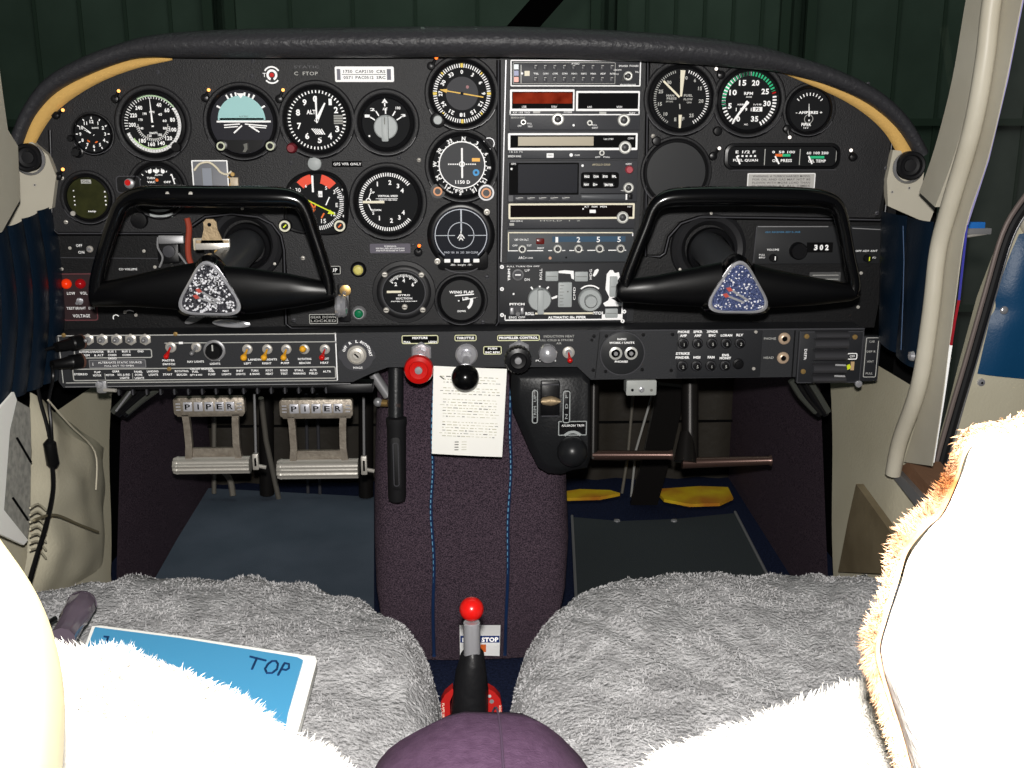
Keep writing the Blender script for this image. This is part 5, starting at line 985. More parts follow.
# ================================================================ trim console
g=G(550,420,-0.02); e=empty('fuel_selector_console',g.A(550,474),'black moulded console with small lever and black ball knob below the lower panel','console')
CB=mat('console_black',(27,28,30),.38,bump=.15,bscale=300)
out=[(512,371),(583,369),(590,380),(593,458),(589,471),(574,473),(563,477),(549,476),(539,470),(530,452),(513,412),(511,395)]
ins=[(521,380),(580,378),(587,384),(588,452),(583,462),(572,463),(560,466),(551,464),(544,458),(537,444),(523,410),(520,395)]
n=MB(); n.loft([[g.A(a,b,-50) for a,b in out],[g.A(a,b,-6) for a,b in out],[g.A(a,b,0) for a,b in [((p[0]+q[0])/2,(p[1]+q[1])/2) for p,q in zip(out,ins)]],[g.A(a,b,3) for a,b in ins]],CB,True,False,True); n.build('housing',e)
for x0,y0,x1,y1 in ((531,388,538,422),(561.5,389,570,422)):
    n=MB(); g.rr(n,x0,y0,x1,y1,3,2.5,6,BEZ); g.frame(n,x0+.5,y0+.5,x1-.5,y1-.5,1,6.2,GRY,2.5); g.text(n,'TRIM  UP' if x0<540 else 'N  D  F',(x0+x1)/2,(y0+y1)/2,2.6,6.3,GRY,w=24,rot=-90)
    n.build('scale_plate',e)
n=MB(); g.rr(n,540,380,559,415,2,2.5,7,BEZ); g.line(n,541,383,558,383,1.6,7.3,RIM); g.line(n,541,414,558,414,1.2,7.3,RIM); n.build('slot_cover',e)
n=MB(); pts=[]; n.loft([[g.A(x,398+h*math.sin(2*PI*j/12),11+4*math.cos(2*PI*j/12)) for j in range(12)] for x,h in ((540,1.5),(542,3.6),(550,5),(555,3.6),(559,1.2))],mat('tarnished_brass',(0,0,0)),True,True,True); n.build('handle',e)
n=MB(); g.rr(n,557.5,419.5,587,435,1,3,4,BEZ); g.frame(n,558,420,586.5,434.5,.9,4.3,GRY,1); g.text(n,'AILERON TRIM',572.5,424.5,2.2,4.4,w=22); g.arc(n,572.5,441,9,11.6,-50,50,4.4,GRY,12); n.build('placard',e)
n=MB(); n.sphere(g.A(571.5,448,12),15.5*g.k*.96,mat('satin_black_ball',(30,31,33),.32),32,20); n.build('ball_knob',e)
# ================================================================ parking brake handle
g=G(396,440,-0.01); e=empty('parking_brake_handle',g.A(396,502),'black ribbed hanging brake handle left of the centre pedestal','handle')
n=MB(); n.tube([g.A(397,365,-16),g.A(396,422,-4)],7.5*g.k,CB,16); n.tube([g.A(397,405,-6),g.A(396.5,425,-3)],[6*g.k,6*g.k],mat('brown_collar',(48,38,36),.5),16); n.build('shaft',e)
n=MB(); rings=[]
for y,r in ((417,8),(418,10.5),(422,10.5),(426,9.6),(496,9.2),(501,8.4),(503,5)):
    cx=397+(y-417)*-.02; rings.append([g.A(cx+r*(1-.07*(j%2)*(423<y<500))*math.cos(PI*j/16),y,r*.75*math.sin(PI*j/16)) for j in range(32)])
n.loft(rings,RUB,True,True,True); g.rr(n,391,435,401,488,4,6,8.5,RUB); g.frame(n,393,440,399,484,1,8.8,RIM,2.5); n.build('grip',e)
g=G(382,390,0.04); n=MB(); n.tube([g.A(374,374,0),g.A(388,396,0)],5*g.k,LGRY,12); n.tube([g.A(376,402,2),g.A(388,402,5)],3.6*g.k,BRS,12); n.sphere(g.A(378,401,4),4.6*g.k,LGRY,14,8); o=n.build('hose_fitting'); tag(o,'silver and brass hose fitting under the key switch','pipe fitting')
# ================================================================ rudder pedals
def pedal(x0,x1,y0,bx0,bx1,by0,by1,label,Y=0.19):
    g=G((x0+x1)/2,430,Y); e=empty('rudder_pedal',g.A((bx0+bx1)/2,by1),label,'pedal')
    n=MB(); g.rr(n,x0,y0,x1,y0+17,3,-4,4,ALU); g.rr(n,x0+2,y0+15,x1-2,y0+19,1.5,-4,2,ALU)
    for sx,dx in ((x0+7,1),(x1-7,-1)): n.sweepbox([g.A(sx+dx*3,y0+16,-1),g.A(sx+dx*4,y0+26,-1),g.A(sx+dx*4.5,by0-12,-1),g.A(sx+dx*3,by0+2,-1)],6.5*g.k,6*g.k,ALU,up=(0,-1,0))
    g.poly(n,[(x0+12,by0-8),(x1-12,by0-8),(x1-6,by0+2),(x0+6,by0+2)],-6,-2,ALU); n.build('casting',e)
    n=MB(); w_=(x1-x0-18)/5; mm=mat('polished_letter',(205,205,212),.3,.3)
    for i,ch in enumerate('PIPER'):
        cx=x0+9+w_*(i+.5); g.rr(n,cx-w_*.42,y0+4,cx+w_*.42,y0+13,1,3.5,4.8,mm); g.text(n,ch,cx,y0+8.5,5.4,5.0,DARK,w=w_*.5 if ch!='I' else 1.4,bold=.02)
    for yy in (5,8,11): g.rect(n,x0+2.5,y0+yy,x0+7,y0+yy+1.2,4,4.6,mm); g.rect(n,x1-7,y0+yy,x1-2.5,y0+yy+1.2,4,4.6,mm)
    n.build('lettering_plate',e)
    n=MB(); rings=[]; h=(by1-by0)/2; yc=(by0+by1)/2; prof=[]
    for j in range(40):
        a=2*PI*j/40; k=1.0-(0.13 if j%4 in(0,1) and math.cos(a)>-.2 else 0); prof.append((h*k*math.sin(a),h*k*math.cos(a)))
    n.loft([[g.A(xx,yc+a,b) for a,b in prof] for xx in (bx0+3,bx1-3)],STL,True,True,True)
    n.loft([[g.A(xx,yc+a*s_,b*s_) for a,b in prof] for xx,s_ in ((bx0-1,.5),(bx0,.9),(bx0+4,1.05),(bx0+5,1.0))],STL,True,True,True); n.build('foot_bar',e)
    n=MB(); g.rr(n,bx1,by0-3,bx1+6,by1-4,1,-2,3,STL); g.rect(n,bx1+2,by0+1,bx1+4,by1-8,3,3.5,DARK); n.tube([g.A(bx1+4,yc+1,0),g.A(bx1+13,yc+3,0)],2*g.k,STL,10); n.tube([g.A(bx1+3,by0-3,-2),g.A(bx1+4,by0-60,-8)],1.3*g.k,LGRY,8); n.build('linkage',e)
pedal(176.5,247,397,171,251,457,474,'left chromed rudder pedal with embossed bar and ribbed foot bar')
pedal(281.5,354,399,275.5,360,459.5,479,'second chromed rudder pedal, nearer the centre pedestal')
def bar(name,pts,r,m_,label,cat,flat=1.0):
    m=MB(); m.tube([P(*p) for p in pts],r,m_,14,True,flat); o=m.build(name); tag(o,label,cat); return o
DB=mat('dark_tube_paint',(34,32,31),.35,.4)
bar('pedal_tube',[(266,386,.6),(267,494,.6)],0.014,DB,'thick dark vertical tube between the two chromed pedals','tube')
bar('pedal_tube',[(366,382,.6),(366,496,.6)],0.014,DB,'thick dark vertical tube right of the second chromed pedal','tube')
bar('control_rod',[(261,398,.55),(266,440,.58),(279,500,.60)],0.005,mat('pale_rod',(140,135,125),.4,.5),'curved pale rod between the two chromed pedals','rod')
bar('control_rod',[(214,400,.6),(214,493,.6)],0.0045,mat('pale_rod',(0,0,0)),'short pale rod seen through the left pedal opening','rod')
bar('control_rod',[(306,394,.6),(308,493,.6)],0.003,RIM,'thin dark rod seen through the second pedal opening, left one','rod')
bar('control_rod',[(317,394,.6),(320,494,.6)],0.003,RIM,'thin dark rod seen through the second pedal opening, right one','rod')
m=MB(); m.tube(spl([P(*p) for p in [(222,470,.6),(230,480,.6),(233,496,.59)]],5),0.006,mat('pale_rod',(0,0,0)),10); o=m.build('hose'); tag(o,'pale bent hose under the left pedal','hose')
# right side rudder bars
e=empty('copilot_rudder_bar',P(690,470,.16),'right footwell black tubular rudder bar shaped like an L, right one','rudder bar')
m=MB(); m.tube([P(690,370,.20),P(690,458,.16)],[.0125,.0125],DB,16); m.tube([P(687,432,.17),P(685,462,.15)],[.010,.017],DB,16); m.build('upright',e)
m=MB(); m.tube([P(682,463,.155),P(768,460.5,.155),P(771,460.5,.155)],[.0085,.0065,.0085],mat('worn_bar',(92,72,66),.3,.6),16); m.build('foot_bar',e)
e=empty('copilot_rudder_bar',P(630,460,.18),'right footwell black tubular rudder bar, left one beside the console','rudder bar')
m=MB(); m.tube([P(594,375,.20),P(593,458,.17)],.008,DB,12); m.build('upright',e)
m=MB(); m.tube([P(592,455,.17),P(668,455,.17),P(672,455,.17)],[.0075,.0065,.0085],mat('worn_bar',(0,0,0)),16); m.build('foot_bar',e)
m=MB(); m.sweepbox([P(672,385,.50),P(658,450,.53),P(643,506,.56)],.05,.012,DB,up=(0,-1,0)); m.tube([P(655,385,.53),P(636,450,.56),P(631,498,.60)],.0022,DIM,8); o=m.build('nose_gear_strut_cover'); tag(o,'wide dark slanted metal channel in the right footwell','strut')
bar('control_rod',[(633,396,.6),(628,455,.6),(622,493,.6)],0.003,mat('pale_rod',(0,0,0)),'thin pale rod left of the slanted dark channel','rod')
# ================================================================ centre pedestal and hump
rows=[(352,.10,377,562),(400,.075,375,565),(450,.05,373,568),(500,.02,372,569),(550,-.02,372,571),(600,-.08,374,568),(640,-.15,380,560),(660,-.20,388,550)]
m=MB(); R_=[]
for y,Y,xl,xr in rows:
    a=P(xl,y,Y); b=P(xr,y,Y); ring=[]
    ring.append(V((a.x-.01,Y+.45,a.z))); ring.append(V((a.x-.006,Y+.12,a.z)))
    for k in range(6):
        t=k/5*PI/2; ring.append(V((a.x+.035*(1-math.cos(t)),Y+.04*(1-math.sin(t)),a.z)))
    for k in range(1,8): ring.append(V((a.x+.035+(b.x-a.x-.07)*k/8,Y-.003*math.sin(PI*k/8),a.z)))
    for k in range(6):
        t=(1-k/5)*PI/2; ring.append(V((b.x-.035*(1-math.cos(t)),Y+.04*(1-math.sin(t)),a.z)))
    ring.append(V((b.x+.006,Y+.12,a.z))); ring.append(V((b.x+.01,Y+.45,a.z)))
    R_.append(ring)
m.loft(R_,CRP,closed=False); o=m.build('centre_pedestal'); tag(o,'dark purple-brown carpeted centre pedestal with two blue piped seams','pedestal')
def onped(x,y,off=.002):
    for i in range(len(rows)-1):
        if rows[i][0]<=y<=rows[i+1][0]:
            t=(y-rows[i][0])/(rows[i+1][0]-rows[i][0]); return P(x,y,rows[i][1]*(1-t)+rows[i+1][1]*t-off-.003)
for pts in ([(434,380),(432,430),(433,470),(431,510),(434,560),(433,610),(434,656)],[(511,380),(510,430),(511,470),(508,520),(508,570),(506,620),(505,656)]):
    m=MB(); pp=spl([onped(a,b) for a,b in pts],8); m.tube(pp,.0022,mat('navy_piping',(22,44,80),.4),8); 
    for i in range(0,len(pp)-1): 
        a=pp[i]+V((-.0006,-.0022,0)); b=pp[i].lerp(pp[i+1],.6)+V((-.0006,-.0022,0)); m.tube([a,b],.0008,mat('light_blue_stitch',(110,165,200),.5),5)
    m.build('piping',o)
# hump behind pedestal between seats (navy carpet)
m=MB(); R_=[]
for y_,z in ((-.10,.09),(-.2,.10),(-.3,.10),(-1.3,.10)):
    R_.append([V((-.13,y_,0)),V((-.12,y_,z*.8)),V((-.09,y_,z)),V((.09,y_,z)),V((.12,y_,z*.8)),V((.13,y_,0))])
m.loft(R_,CRN,closed=False); o=m.build('floor_tunnel'); tag(o,'navy carpeted floor tunnel between the two grey sheepskin seats','tunnel')
# sticker
g=G(480,640,-0.165); pY=-.165
n=MB(); st0=onped(480,626,.005).y; st1=onped(480,656,.005).y; sty=lambda y,off: st0+(st1-st0)*(y-626)/30-off
onst=lambda a,b,off: P(a,b,sty(b,off))
q=[onst(a,b,.001) for a,b in ((459.5,625.5),(500.5,625.5),(499.5,656),(460,655))]; n.prism(q,V((0,.001,0)),WHT)
def gs(a,b,c_,d_,mm,off=.002): q=[onst(a,b,off),onst(c_,b,off),onst(c_,d_,off),onst(a,d_,off)]; n.add(q,[(0,1,2,3)],mm)
gs(460.3,635.8,499.5,642.6,mat('sticker_blue',(30,60,130),.5)); gs(480.5,644.5,486,652,ORG)
gg=G(489,626,sty(626,.0035)); gg.text(n,'GO',485,630.8,3,1.5,INK,w=6); gg=G(489,640,sty(640,.005)); gg.text(n,'STOP',490,639.2,5,1,WHT,w=16,bold=.05); gg.text(n,'P',464,639.2,5,1,WHT,bold=.05)
for k,t in enumerate(('both pilots','must verify','before')): gg.text(n,t,492.5,645.2+k*2.8,2,8,mat('sticker_blue',(0,0,0)),w=11)
o=n.build('sticker'); tag(o,'white and blue STOP sticker on pedestal behind the red-knobbed lever','sticker')
# ================================================================ flap lever
FY=-0.46; g=G(472,650,FY); e=empty('flap_lever',g.A(472,722),'floor lever with red ball top, chrome shaft and black boot','lever')
n=MB(); n.sphere(g.A(472,609.5,0),11.8*g.k*.97,RED,32,20); n.build('ball_knob',e)
n=MB(); n.lathe(g.A(472,655,0),(0,0,1),[(8*g.k,0),(8*g.k,34*g.k),(7*g.k,35*g.k)],CHR,28,True); n.build('shaft',e)
n=MB(); rings=[]
for y,a,b in ((651,464.5,481),(655,461,484),(670,456,486.5),(690,452,487.5),(722,449,488.5),(780,445,493)):
    cx=(a+b)/2; r=(b-a)/2; rings.append([g.A(cx+r*math.cos(2*PI*j/28)*(1+.05*math.sin(5*2*PI*j/28+y/9)),y+1.5*math.sin(3*2*PI*j/28)*(y<660),r*.9*math.sin(2*PI*j/28)) for j in range(28)])
n.loft(rings,mat('black_leather_boot',(22,22,24),.4,bump=.6,bscale=80),True,False,True); n.build('boot',e)
n=MB(); RB=mat('red_bracket',(165,30,28),.4); 
g.poly(n,[(439,722),(440,703),(444,696),(452,689.5),(453,694),(449,703),(449,722)],-12,-2,RB); g.text(n,'FLAPS UP',442.3,712,2,-1.6,mat('cream_needle',(0,0,0)),w=16,rot=90)
n.build('bracket',e); n=MB(); g.poly(n,[(487,722),(487,690),(494,694),(500,701),(502,710),(502,722)],-12,-2,RB); g.disc(n,491.5,703.5,2.2,-1.4,LGRY,12); g.disc(n,489.5,698,1.6,-1.4,GRY,10); g.text(n,'LOCK',500,712,2,-1.6,MATS['cream_needle'],w=10,rot=-90); n.build('bracket',e)
# ================================================================ sheepskin seats
def fleece(mb,tris,n,ln,wd,m_,rnd,up=V((0,0,1)),lean=.8,cen=None):
    """short curled wool strands rooted on the given triangles"""
    import bisect
    cum=[];s=0
    for a,b,c in tris: s+=((b-a).cross(c-a)).length; cum.append(s)
    vs=[];fs=[]
    for i in range(n):
        a,b,c=tris[min(bisect.bisect(cum,rnd.random()*s),len(tris)-1)]
        u=rnd.random();v=rnd.random()
        if u+v>1: u,v=1-u,1-v
        p=a+(b-a)*u+(c-a)*v; nn=(b-a).cross(c-a).normalized()
        if nn.dot(up if cen is None else p-cen)<0: nn=-nn
        w_=noise.noise_vector(p*28)*1.5
        d=(nn+(w_+V((rnd.uniform(-1,1),rnd.uniform(-1,1),rnd.uniform(-1,1)))*.45)*lean).normalized()
        t=d.cross(V((rnd.uniform(-1,1),rnd.uniform(-1,1),rnd.uniform(-1,1)))).normalized()*wd/2
        L_=ln*rnd.uniform(.5,1.2); k=len(vs); d2=(d+nn.cross(d)*.8-nn*.2).normalized()
        mid=p+d*L_*.6; vs+=[p-t,p+t,mid+t*.8,mid-t*.8,mid+d2*L_*.5]; fs+=[(k,k+1,k+2,k+3),(k+3,k+2,k+4)]
    mb.add(vs,fs,m_)
def tri_of(rings,cond=lambda c:True,closed=True):
    out=[]; n=len(rings[0])
    for i in range(len(rings)-1):
        for j in range(n if closed else n-1):
            k=(j+1)%n; a,b,c,d=rings[i][j],rings[i][k],rings[i+1][k],rings[i+1][j]
            if cond((a+c)/2): out+= [(a,b,c),(a,c,d)]
    return out
def cushion(cx,label,seed):
    hx,hy,hz=.250,.345,.085; cy=-.318-hy; cz=.21; N=3.0
    rings=[]; NP=144
    prof=[(.90,-.085),(.97,-.06),(1.0,-.02),(.995,.02),(.97,.048),(.93,.066),(.87,.078),(.78,.085),(.66,.089),(.52,.091),(.36,.092),(.18,.092),(.001,.092)]
    for s_,z in prof:
        ring=[]
        for j in range(NP):
            t=2*PI*j/NP; ct,st=math.cos(t),math.sin(t)
            x=cx+math.copysign(abs(ct)**(2/N),ct)*hx*s_; y=cy+math.copysign(abs(st)**(2/N),st)*hy*s_
            p=V((x,y,cz+z)); q=noise.noise(p*9)*.010+noise.noise(p*30)*.006+noise.noise(p*80)*.004; p+=V((q*.5*(s_>.8),q*.5*(s_>.8),q)); ring.append(p)
        rings.append(ring)
    e=empty('front_seat',(cx,cy,0.0),label,'seat')
    m=MB(); m.loft(rings,FLC,True,False,True)
    rnd=random.Random(seed); tr=tri_of(rings,lambda c:c.y>-.9 and c.z>.14)
    fleece(m,tr,75000,.0027,.0010,FLC,rnd,V((0,0.2,1)),3.0); m.build('sheepskin_cushion',e)
    m=MB(); m.box((cx-.19,cy-.25,.05),(cx+.19,cy+.28,.14),DARK); m.build('seat_pan',e)
    for sx in (-1,1):
        m=MB(); m.box((cx+sx*.15-.015,cy-.25,.0),(cx+sx*.15+.015,cy+.3,.05),LGRY); m.build('seat_rail',e)
    return e
sl=cushion(-.272,'left front seat with grey sheepskin cushion and white backrest, blue booklet on it',11)
sr=cushion(.272,'right front seat with grey sheepskin cushion and bright tan-edged white backrest',12)
def pillow(mb,out,d,m_,steps=((.0,.97),(.12,.995),(.5,1.0),(.88,.99),(1.0,.94)),jit=.004,back=True):
    c=sum(out,V((0,0,0)))/len(out); d=V(d); rings=[]
    for t,s_ in steps: rings.append([c+(p-c)*s_+d*t+V((0,0,noise.noise(p*25+V((t,0,0)))*jit)) for p in out])
    mb.loft(rings,m_,True,True,True); return rings
# left backrest : fleece front pad and cream shell behind
def back(parent,fpts,fY,spts,sY,fm,sm,seed,edge=None):
    m=MB(); o=spl([P(a,b,fY) for a,b in fpts],5); r=pillow(m,o,(0,-.05,0),fm)
    rnd=random.Random(seed); tr=tri_of(r); zlo=P(512,800,fY).z; tr=[t for t in tr if t[0].z>zlo-.02 and abs(t[0].x)<.42]
    fleece(m,tr,22000,.0075,.0008,fm,rnd,V((0,0,0)),1.0,sum(o,V((0,0,0)))/len(o)+V((0,-.025,0))); m.build('backrest_fleece',parent)
    m=MB(); o=spl([P(a,b,sY) for a,b in spts],5); r=pillow(m,o,(0,-.035,0),sm,jit=.001 if not edge else .004)
    if edge:
        m2=MB(); oo=[p+V((0,.004,0)) for p in o]; c=sum(oo,V((0,0,0)))/len(oo); m2.loft([[c+(p-c)*s_+V((0,t,0)) for p in oo] for t,s_ in ((-.001,.95),(-.001,.992),(.002,1.004),(.006,1.0),(.006,.9))],edge,True)
        tr=[t for t in tri_of([[c+(p-c)*.997 for p in oo],[c+(p-c)*1.006+V((0,.004,0)) for p in oo]]) if t[0].z>P(512,800,sY).z-.03]; fleece(m2,tr,9000,.005,.0007,edge,rnd,V((0,0,0)),1.1,c); m2.build('fleece_edge',parent)
    m.build('backrest_shell',parent)
back(sl,[(-300,610),(-150,600),(0,620),(65,642),(130,652),(190,672),(240,700),(290,730),(335,760),(380,830),(380,1000),(0,1000),(-300,1000)],-.86,
     [(-400,560),(-220,400),(-100,440),(-30,495),(5,540),(38,590),(58,640),(68,700),(66,768),(60,850),(40,1000),(-400,1000)],-1.0,FLW,CRM,21)
back(sr,[(1400,600),(1100,590),(960,640),(880,683),(820,698),(760,715),(700,740),(640,768),(600,850),(600,1000),(1400,1000)],-.86,
     [(1400,300),(1150,390),(1060,418),(1024,427),(985,434),(970,448),(960,478),(944,512),(928,527),(908,552),(899,580),(885,625),(878,657),(886,690),(896,720),(903,742),(912,775),(930,860),(960,1000),(1400,1000)],-1.0,FLW,FLW,22,edge=FLB)
# ================================================================ things on the left seat
zs=.314
def bk(pts,h,m_): 
    m=MB(); m.prism([PZ(a,b,zs+h) for a,b in pts],V((0,0,-.0025)),m_); return m
e=empty('booklet',PZ(200,680,zs-.004),'bright blue booklet with handwritten TOP lying on the left seat','booklet')
tilt=lambda x:0
m=MB(); q=[PZ(a,b,zs+.004) for a,b in [(92,626),(100,625.5),(180,636),(300,654.5),(315,656),(317,661),(300,724),(280,790),(60,790),(80,660)]]; m.prism(q,V((0,0,-.007)),PAP); m.build('pages',e)
m=MB(); q=[PZ(a,b,zs+.006) for a,b in [(95,627),(180,638),(297,657),(303,660),(288,712),(275,790),(62,790),(82,660)]]; m.prism(q,V((0,0,-.0018)),BOOK); m.build('cover',e)
m=MB(); zt=zs+.0068
def strk(pts): m.tube([PZ(a,b,zt) for a,b in pts],.0009,mat('dark_blue_ink',(18,50,90),.5),6)
strk([(250,656.5),(266,660.5)]); strk([(257,658),(252,669)]); strk([(272,661),(268,664),(265,669),(267,673),(272,673),(277,669),(278,664),(276,661),(272,661)]); strk([(284,664),(278,675)]); strk([(284,663),(289,664),(289,668),(286,670),(281,669)])
strk([(104,636.5),(109,637)]); strk([(108,637),(107,641)]); m.build('handwriting',e)
# dark translucent flashlight head
tm=mat('smoky_plastic',(84,74,84),.15,coat=.5)
e=empty('small_flashlight',PZ(68,640,zs+.0),'small smoky dark plastic flashlight lying at the left edge of seat','flashlight')
a=PZ(82,604,zs+.016); b=PZ(62,640,zs+.016)
m=MB(); m.tube([a,a.lerp(b,.1),a.lerp(b,.45),a.lerp(b,.5),b],[.0118,.0122,.0118,.0105,.0105],tm,10); m.build('body',e)
m=MB(); d=(a-b).normalized(); m.lathe(a,d,[(.0125,-.001),(.0118,.002),(.010,.0025),(.009,-.002),(0,-.002)],mat('grey_lens_ring',(110,100,112),.25,.3),20); m.build('lens',e)
m=MB(); m.tube(spl([PZ(56,618,zs+.01),PZ(50,622,zs+.01),PZ(48,632,zs+.01)],4),.002,HB,8); m.build('lanyard',e)
# ================================================================ photographer's knee
e=empty('person',V((.0,-1.0,.2)),"person's purple-trousered knee poking up between the two front seats",'person')
k0=PZ(480,716,.40); 
kY=-.90; kc=P(481,812,kY)
prof=[(375,775),(400,750),(430,730),(455,720),(480,716),(505,719),(535,731),(560,748),(585,772)]
m=MB(); rings=[]
for i,(s_,dy,dz) in enumerate(((.02,.050,-.012),(.3,.049,-.010),(.55,.043,-.006),(.78,.030,-.002),(.92,.012,0),(1.0,-.02,.002),(1.02,-.08,.004),(1.03,-.2,.0),(1.04,-.38,-.02))):
    ring=[]
    for j in range(40):
        t=2*PI*j/40; w_=.060; h=.050
        ring.append(V((kc.x+math.cos(t)*w_*s_, kY+dy, kc.z+dz+math.sin(t)*h*s_*(1 if math.sin(t)>0 else .9)+noise.noise(V((math.cos(t)*2,dy*9,math.sin(t)*2)))*.003)))
    rings.append(ring)
m.loft(rings,PUR,True,True,True)
sm=[rings[i][k]+V((0,.0015,.0012)) for i,k in ((1,9),(2,9),(3,9),(4,9),(5,9),(6,9),(7,9))]; m.tube(spl(sm,4),.0006,mat('purple_seam',(56,40,58),.9),6)
m.build('trousers',e)
m=MB(); m.tube([V((kc.x,kY-.02,kc.z-.005)),V((kc.x,kY-.1,kc.z-.005)),V((kc.x,kY-.36,kc.z-.02))],[.03,.04,.045],mat('skin',(200,150,125),.6),20); m.build('leg',e)
# ================================================================ left wall map pocket and papers
m=MB(); rows=[]; cc=[(30,392),(104,448),(106,590),(26,600)]
for j in range(25):
    v=j/24; row=[]
    for i in range(21):
        u=i/20; a=V((*cc[0],0)).lerp(V((*cc[1],0)),u); b=V((*cc[3],0)).lerp(V((*cc[2],0)),u); p2=a.lerp(b,v)
        p=PX(p2.x,p2.y,-.530); bl=math.sin(PI*min(u*1.1,1))*.5+.5; edge=min(u,1-u,v,1-v)*8
        p.x+=.020*min(edge,1)*(bl)+.005*math.sin(18*v+3*u)*min(edge,1)*(v>.3)*(1-u)+ .006*noise.noise(V((u*4,v*5,0))); row.append(p)
    rows.append(row)
m.loft(rows,BEI,closed=False); o=m.build('map_pocket'); tag(o,'beige vinyl map pocket with gathered folds on the left side wall','pocket')
m=MB(); m.tube(spl([PX(a,b,-.502) for a,b in ((48,400),(70,425),(95,452),(96,490))],5),.0011,mat('cream_thread',(205,198,178),.6),5); m.tube(spl([PX(a,b,-.498) for a,b in ((34,520),(55,515),(80,525),(98,532))],5),.0018,mat('pocket_seam',(120,112,90),.6),6)
for k in range(7): m.tube(spl([PX(a,b,-.502) for a,b in ((30,508+k*7),(38,504+k*7.5),(46,510+k*8))],3),.0012,BEI,6)
m.build('stitching',o)
e=empty('paper_charts',PX(14,540,-.5),'white paper charts tucked in the left wall pocket behind the cable','papers')
m=MB(); m.prism([PX(a,b,-.505) for a,b in ((-30,480),(-10,420),(14,392),(17,400),(10,430),(4,510),(28,540),(24,545),(-30,520))],V((-.003,0,0)),PAP); m.build('sheet',e)
m=MB(); q=[PX(a,b,-.508) for a,b in ((16,400),(30,408),(31,440),(30,520),(27,543),(3,512),(8,440))]; m.prism(q,V((-.002,0,0)),mat('grey_chart',(170,168,160),.7,c2=(140,140,134),vscale=120))
for a,b,c_,d_ in ((17,438,31,462),(13,498,28,520)): m.tube([PX(a,b,-.506),PX(c_,d_,-.506)],.0013,DARK,6)
m.build('printed_chart',e)
# ================================================================ open door on the right
DY=0.03; g=G(1000,320,DY); e=empty('cabin_door',g.A(1000,520),'open cabin door with shiny blue padded panel outside right pillar','door')
seal=[(1040,165),(1024,178),(1004,205),(990,235),(980,290),(968,360),(957,420),(948,480),(945,560)]
inner=[(1060,178),(1030,192),(1012,214),(1000,240),(990,292),(978,362),(967,425),(958,482),(955,560)]
m=MB(); g.poly(m,[(1060,178),(1030,192),(1012,214),(1000,240),(984,300),(974,362),(965,425),(955,482),(952,700),(1300,700),(1300,150)],-20,0,BEI); m.build('inner_skin',e)
m=MB(); a=spl([g.A(x+1,y,3) for x,y in seal],4); m.tube(a,.0035,mat('brown_edge_trim',(120,108,104),.4,.2),10); m.build('door_edge',e)
m=MB(); a=spl([g.A((x+u)/2+1,(y+v)/2,4) for (x,y),(u,v) in zip(seal,inner)],4); m.tube(a,.006,RUB,10); m.build('rubber_seal',e)
m=MB(); a=spl([g.A(x,y,3) for x,y in inner],4); m.tube(a,.0035,LGRY,8); m.build('metal_lip',e)
m=MB(); rows=[]
L_=[(1008,236),(1000,262),(992,300),(988,330),(983,374)]; Rr=[(1150,200),(1150,240),(1150,290),(1150,330),(1150,392)]
Ls=spl([V((a,b,0)) for a,b in L_],5); Rs=spl([V((a,b,0)) for a,b in Rr],5)
for j,(a,b) in enumerate(zip(Ls,Rs)):
    v=j/(len(Ls)-1); row=[]
    for i in range(17):
        u=i/16; p=a.lerp(b,u); dd=math.hypot(p.x-999,p.y-309); bl=(min(u*9,1)**.5)*math.sin(PI*min(max(v,.03),.97))**.4*9-5*math.exp(-(dd/10)**2)
        row.append(g.A(p.x,p.y,1+bl))
    rows.append(row)
m.loft(rows,NAVC,closed=False); m.build('padded_panel',e)
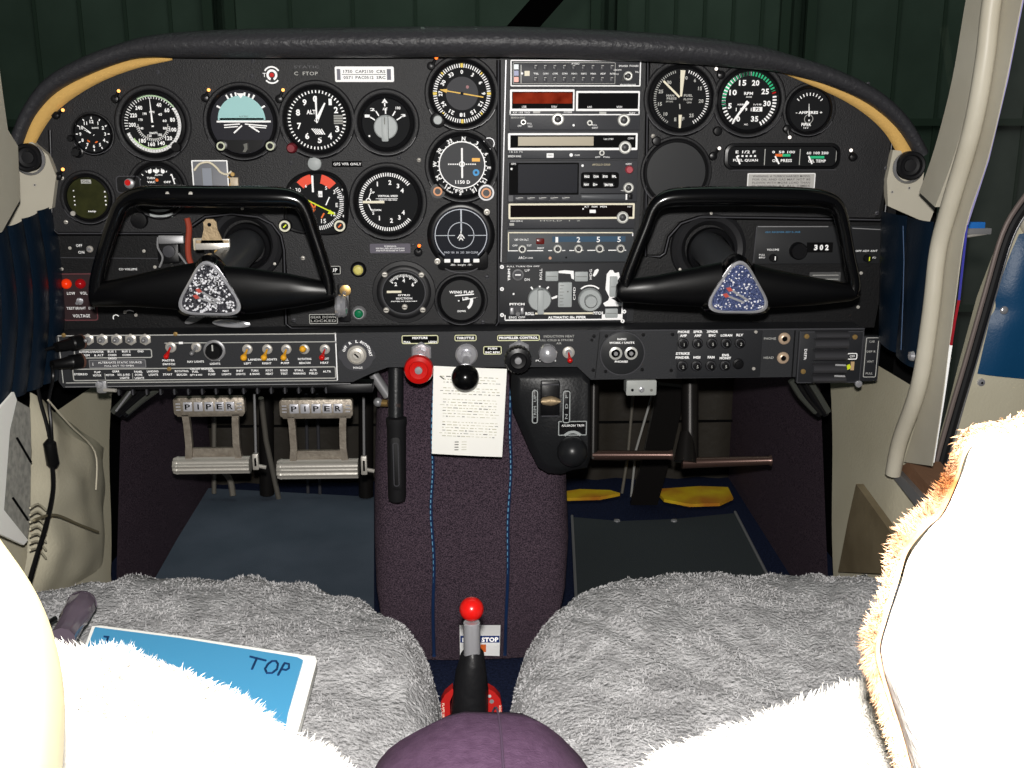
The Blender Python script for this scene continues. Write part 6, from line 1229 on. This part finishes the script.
m=MB(); m.sphere(g.A(999.5,309,7),4.2*g.k,CHR,16,8,(1,.5,1)); m.build('upholstery_button',e)
m=MB(); g.lathe(m,988,383,[(4.2,0),(3.6,2),(0,3)],CHR,16); g.disc(m,988,383,1.2,3.3,DARK,8); m.build('screw',e)
m=MB(); m.sphere(g.A(1025,222,0),18*g.k,BEI2,20,12,(1,.5,1)); m.build('arm_rest_pad',e)
for k,y in enumerate((398,412,425,440)):
    m=MB(); g.lathe(m,971-k*3.4,y,[(1.6,0),(1.2,1.5),(0,1.6)],CHR,8); m.build('screw',e)
g=G(975,229,.0); e=empty('door_hinge_arm',g.A(965,236),'small blue and silver hinge arm between the right pillar and open door','hinge')
m=MB(); g.rr(m,964,222,984,229,1,-4,2,mat('bright_blue_paint',(40,110,190),.3)); g.rr(m,964,228,990,234,1,-4,4,LGRY); m.tube([g.A(966,236,2),g.A(986,233,2)],1.6*g.k,STL,8); m.build('arm',e)
g=G(938,455,.08); e=empty('door_latch',g.A(938,465),'white latch block at the foot of the right door opening','latch')
m=MB(); g.rr(m,930,449,947,457,1,-4,3,WHT); g.rr(m,932,457,946,468,1,-4,1,STL); m.build('body',e)
m=MB(); 
for x,y in ((934,446),(916,462),(925,462)): m.sphere(g.A(x,y,4),2*g.k,CHR,10,6)
m.build('rivets',e)

# ================================================================ groups for repeated kinds
GR={'gauge':'round flight and engine gauges on the instrument panel','radio':'stacked radio units','hangar door':'hangar door leaves','air vent':'air vents at the panel corners','trim plate':'corner plates of the panel','foam strip':'foam strips under the roll','seat':'front seats','pedal':'left rudder pedals','rudder bar':'right rudder bars','rod':'control rods behind the pedals','tube':'tubes behind the pedals','plug':'headset plugs','floor mat':'floor mats','control yoke':'control yokes','collar':'control column collars','wires':'wire bundles under the panel','side panel':'padded side panels','plastic sheet':'plastic sheet pieces on the floor','indicator lamp':'round indicator lamps','tab':'chrome tabs under the left yoke'}
for o in list(bpy.data.objects):
    if o.parent is None and 'category' in o and o['category'] in GR: o['group']=GR[o['category']]
for o in bpy.data.objects:
    if '_o' in o: del o['_o']
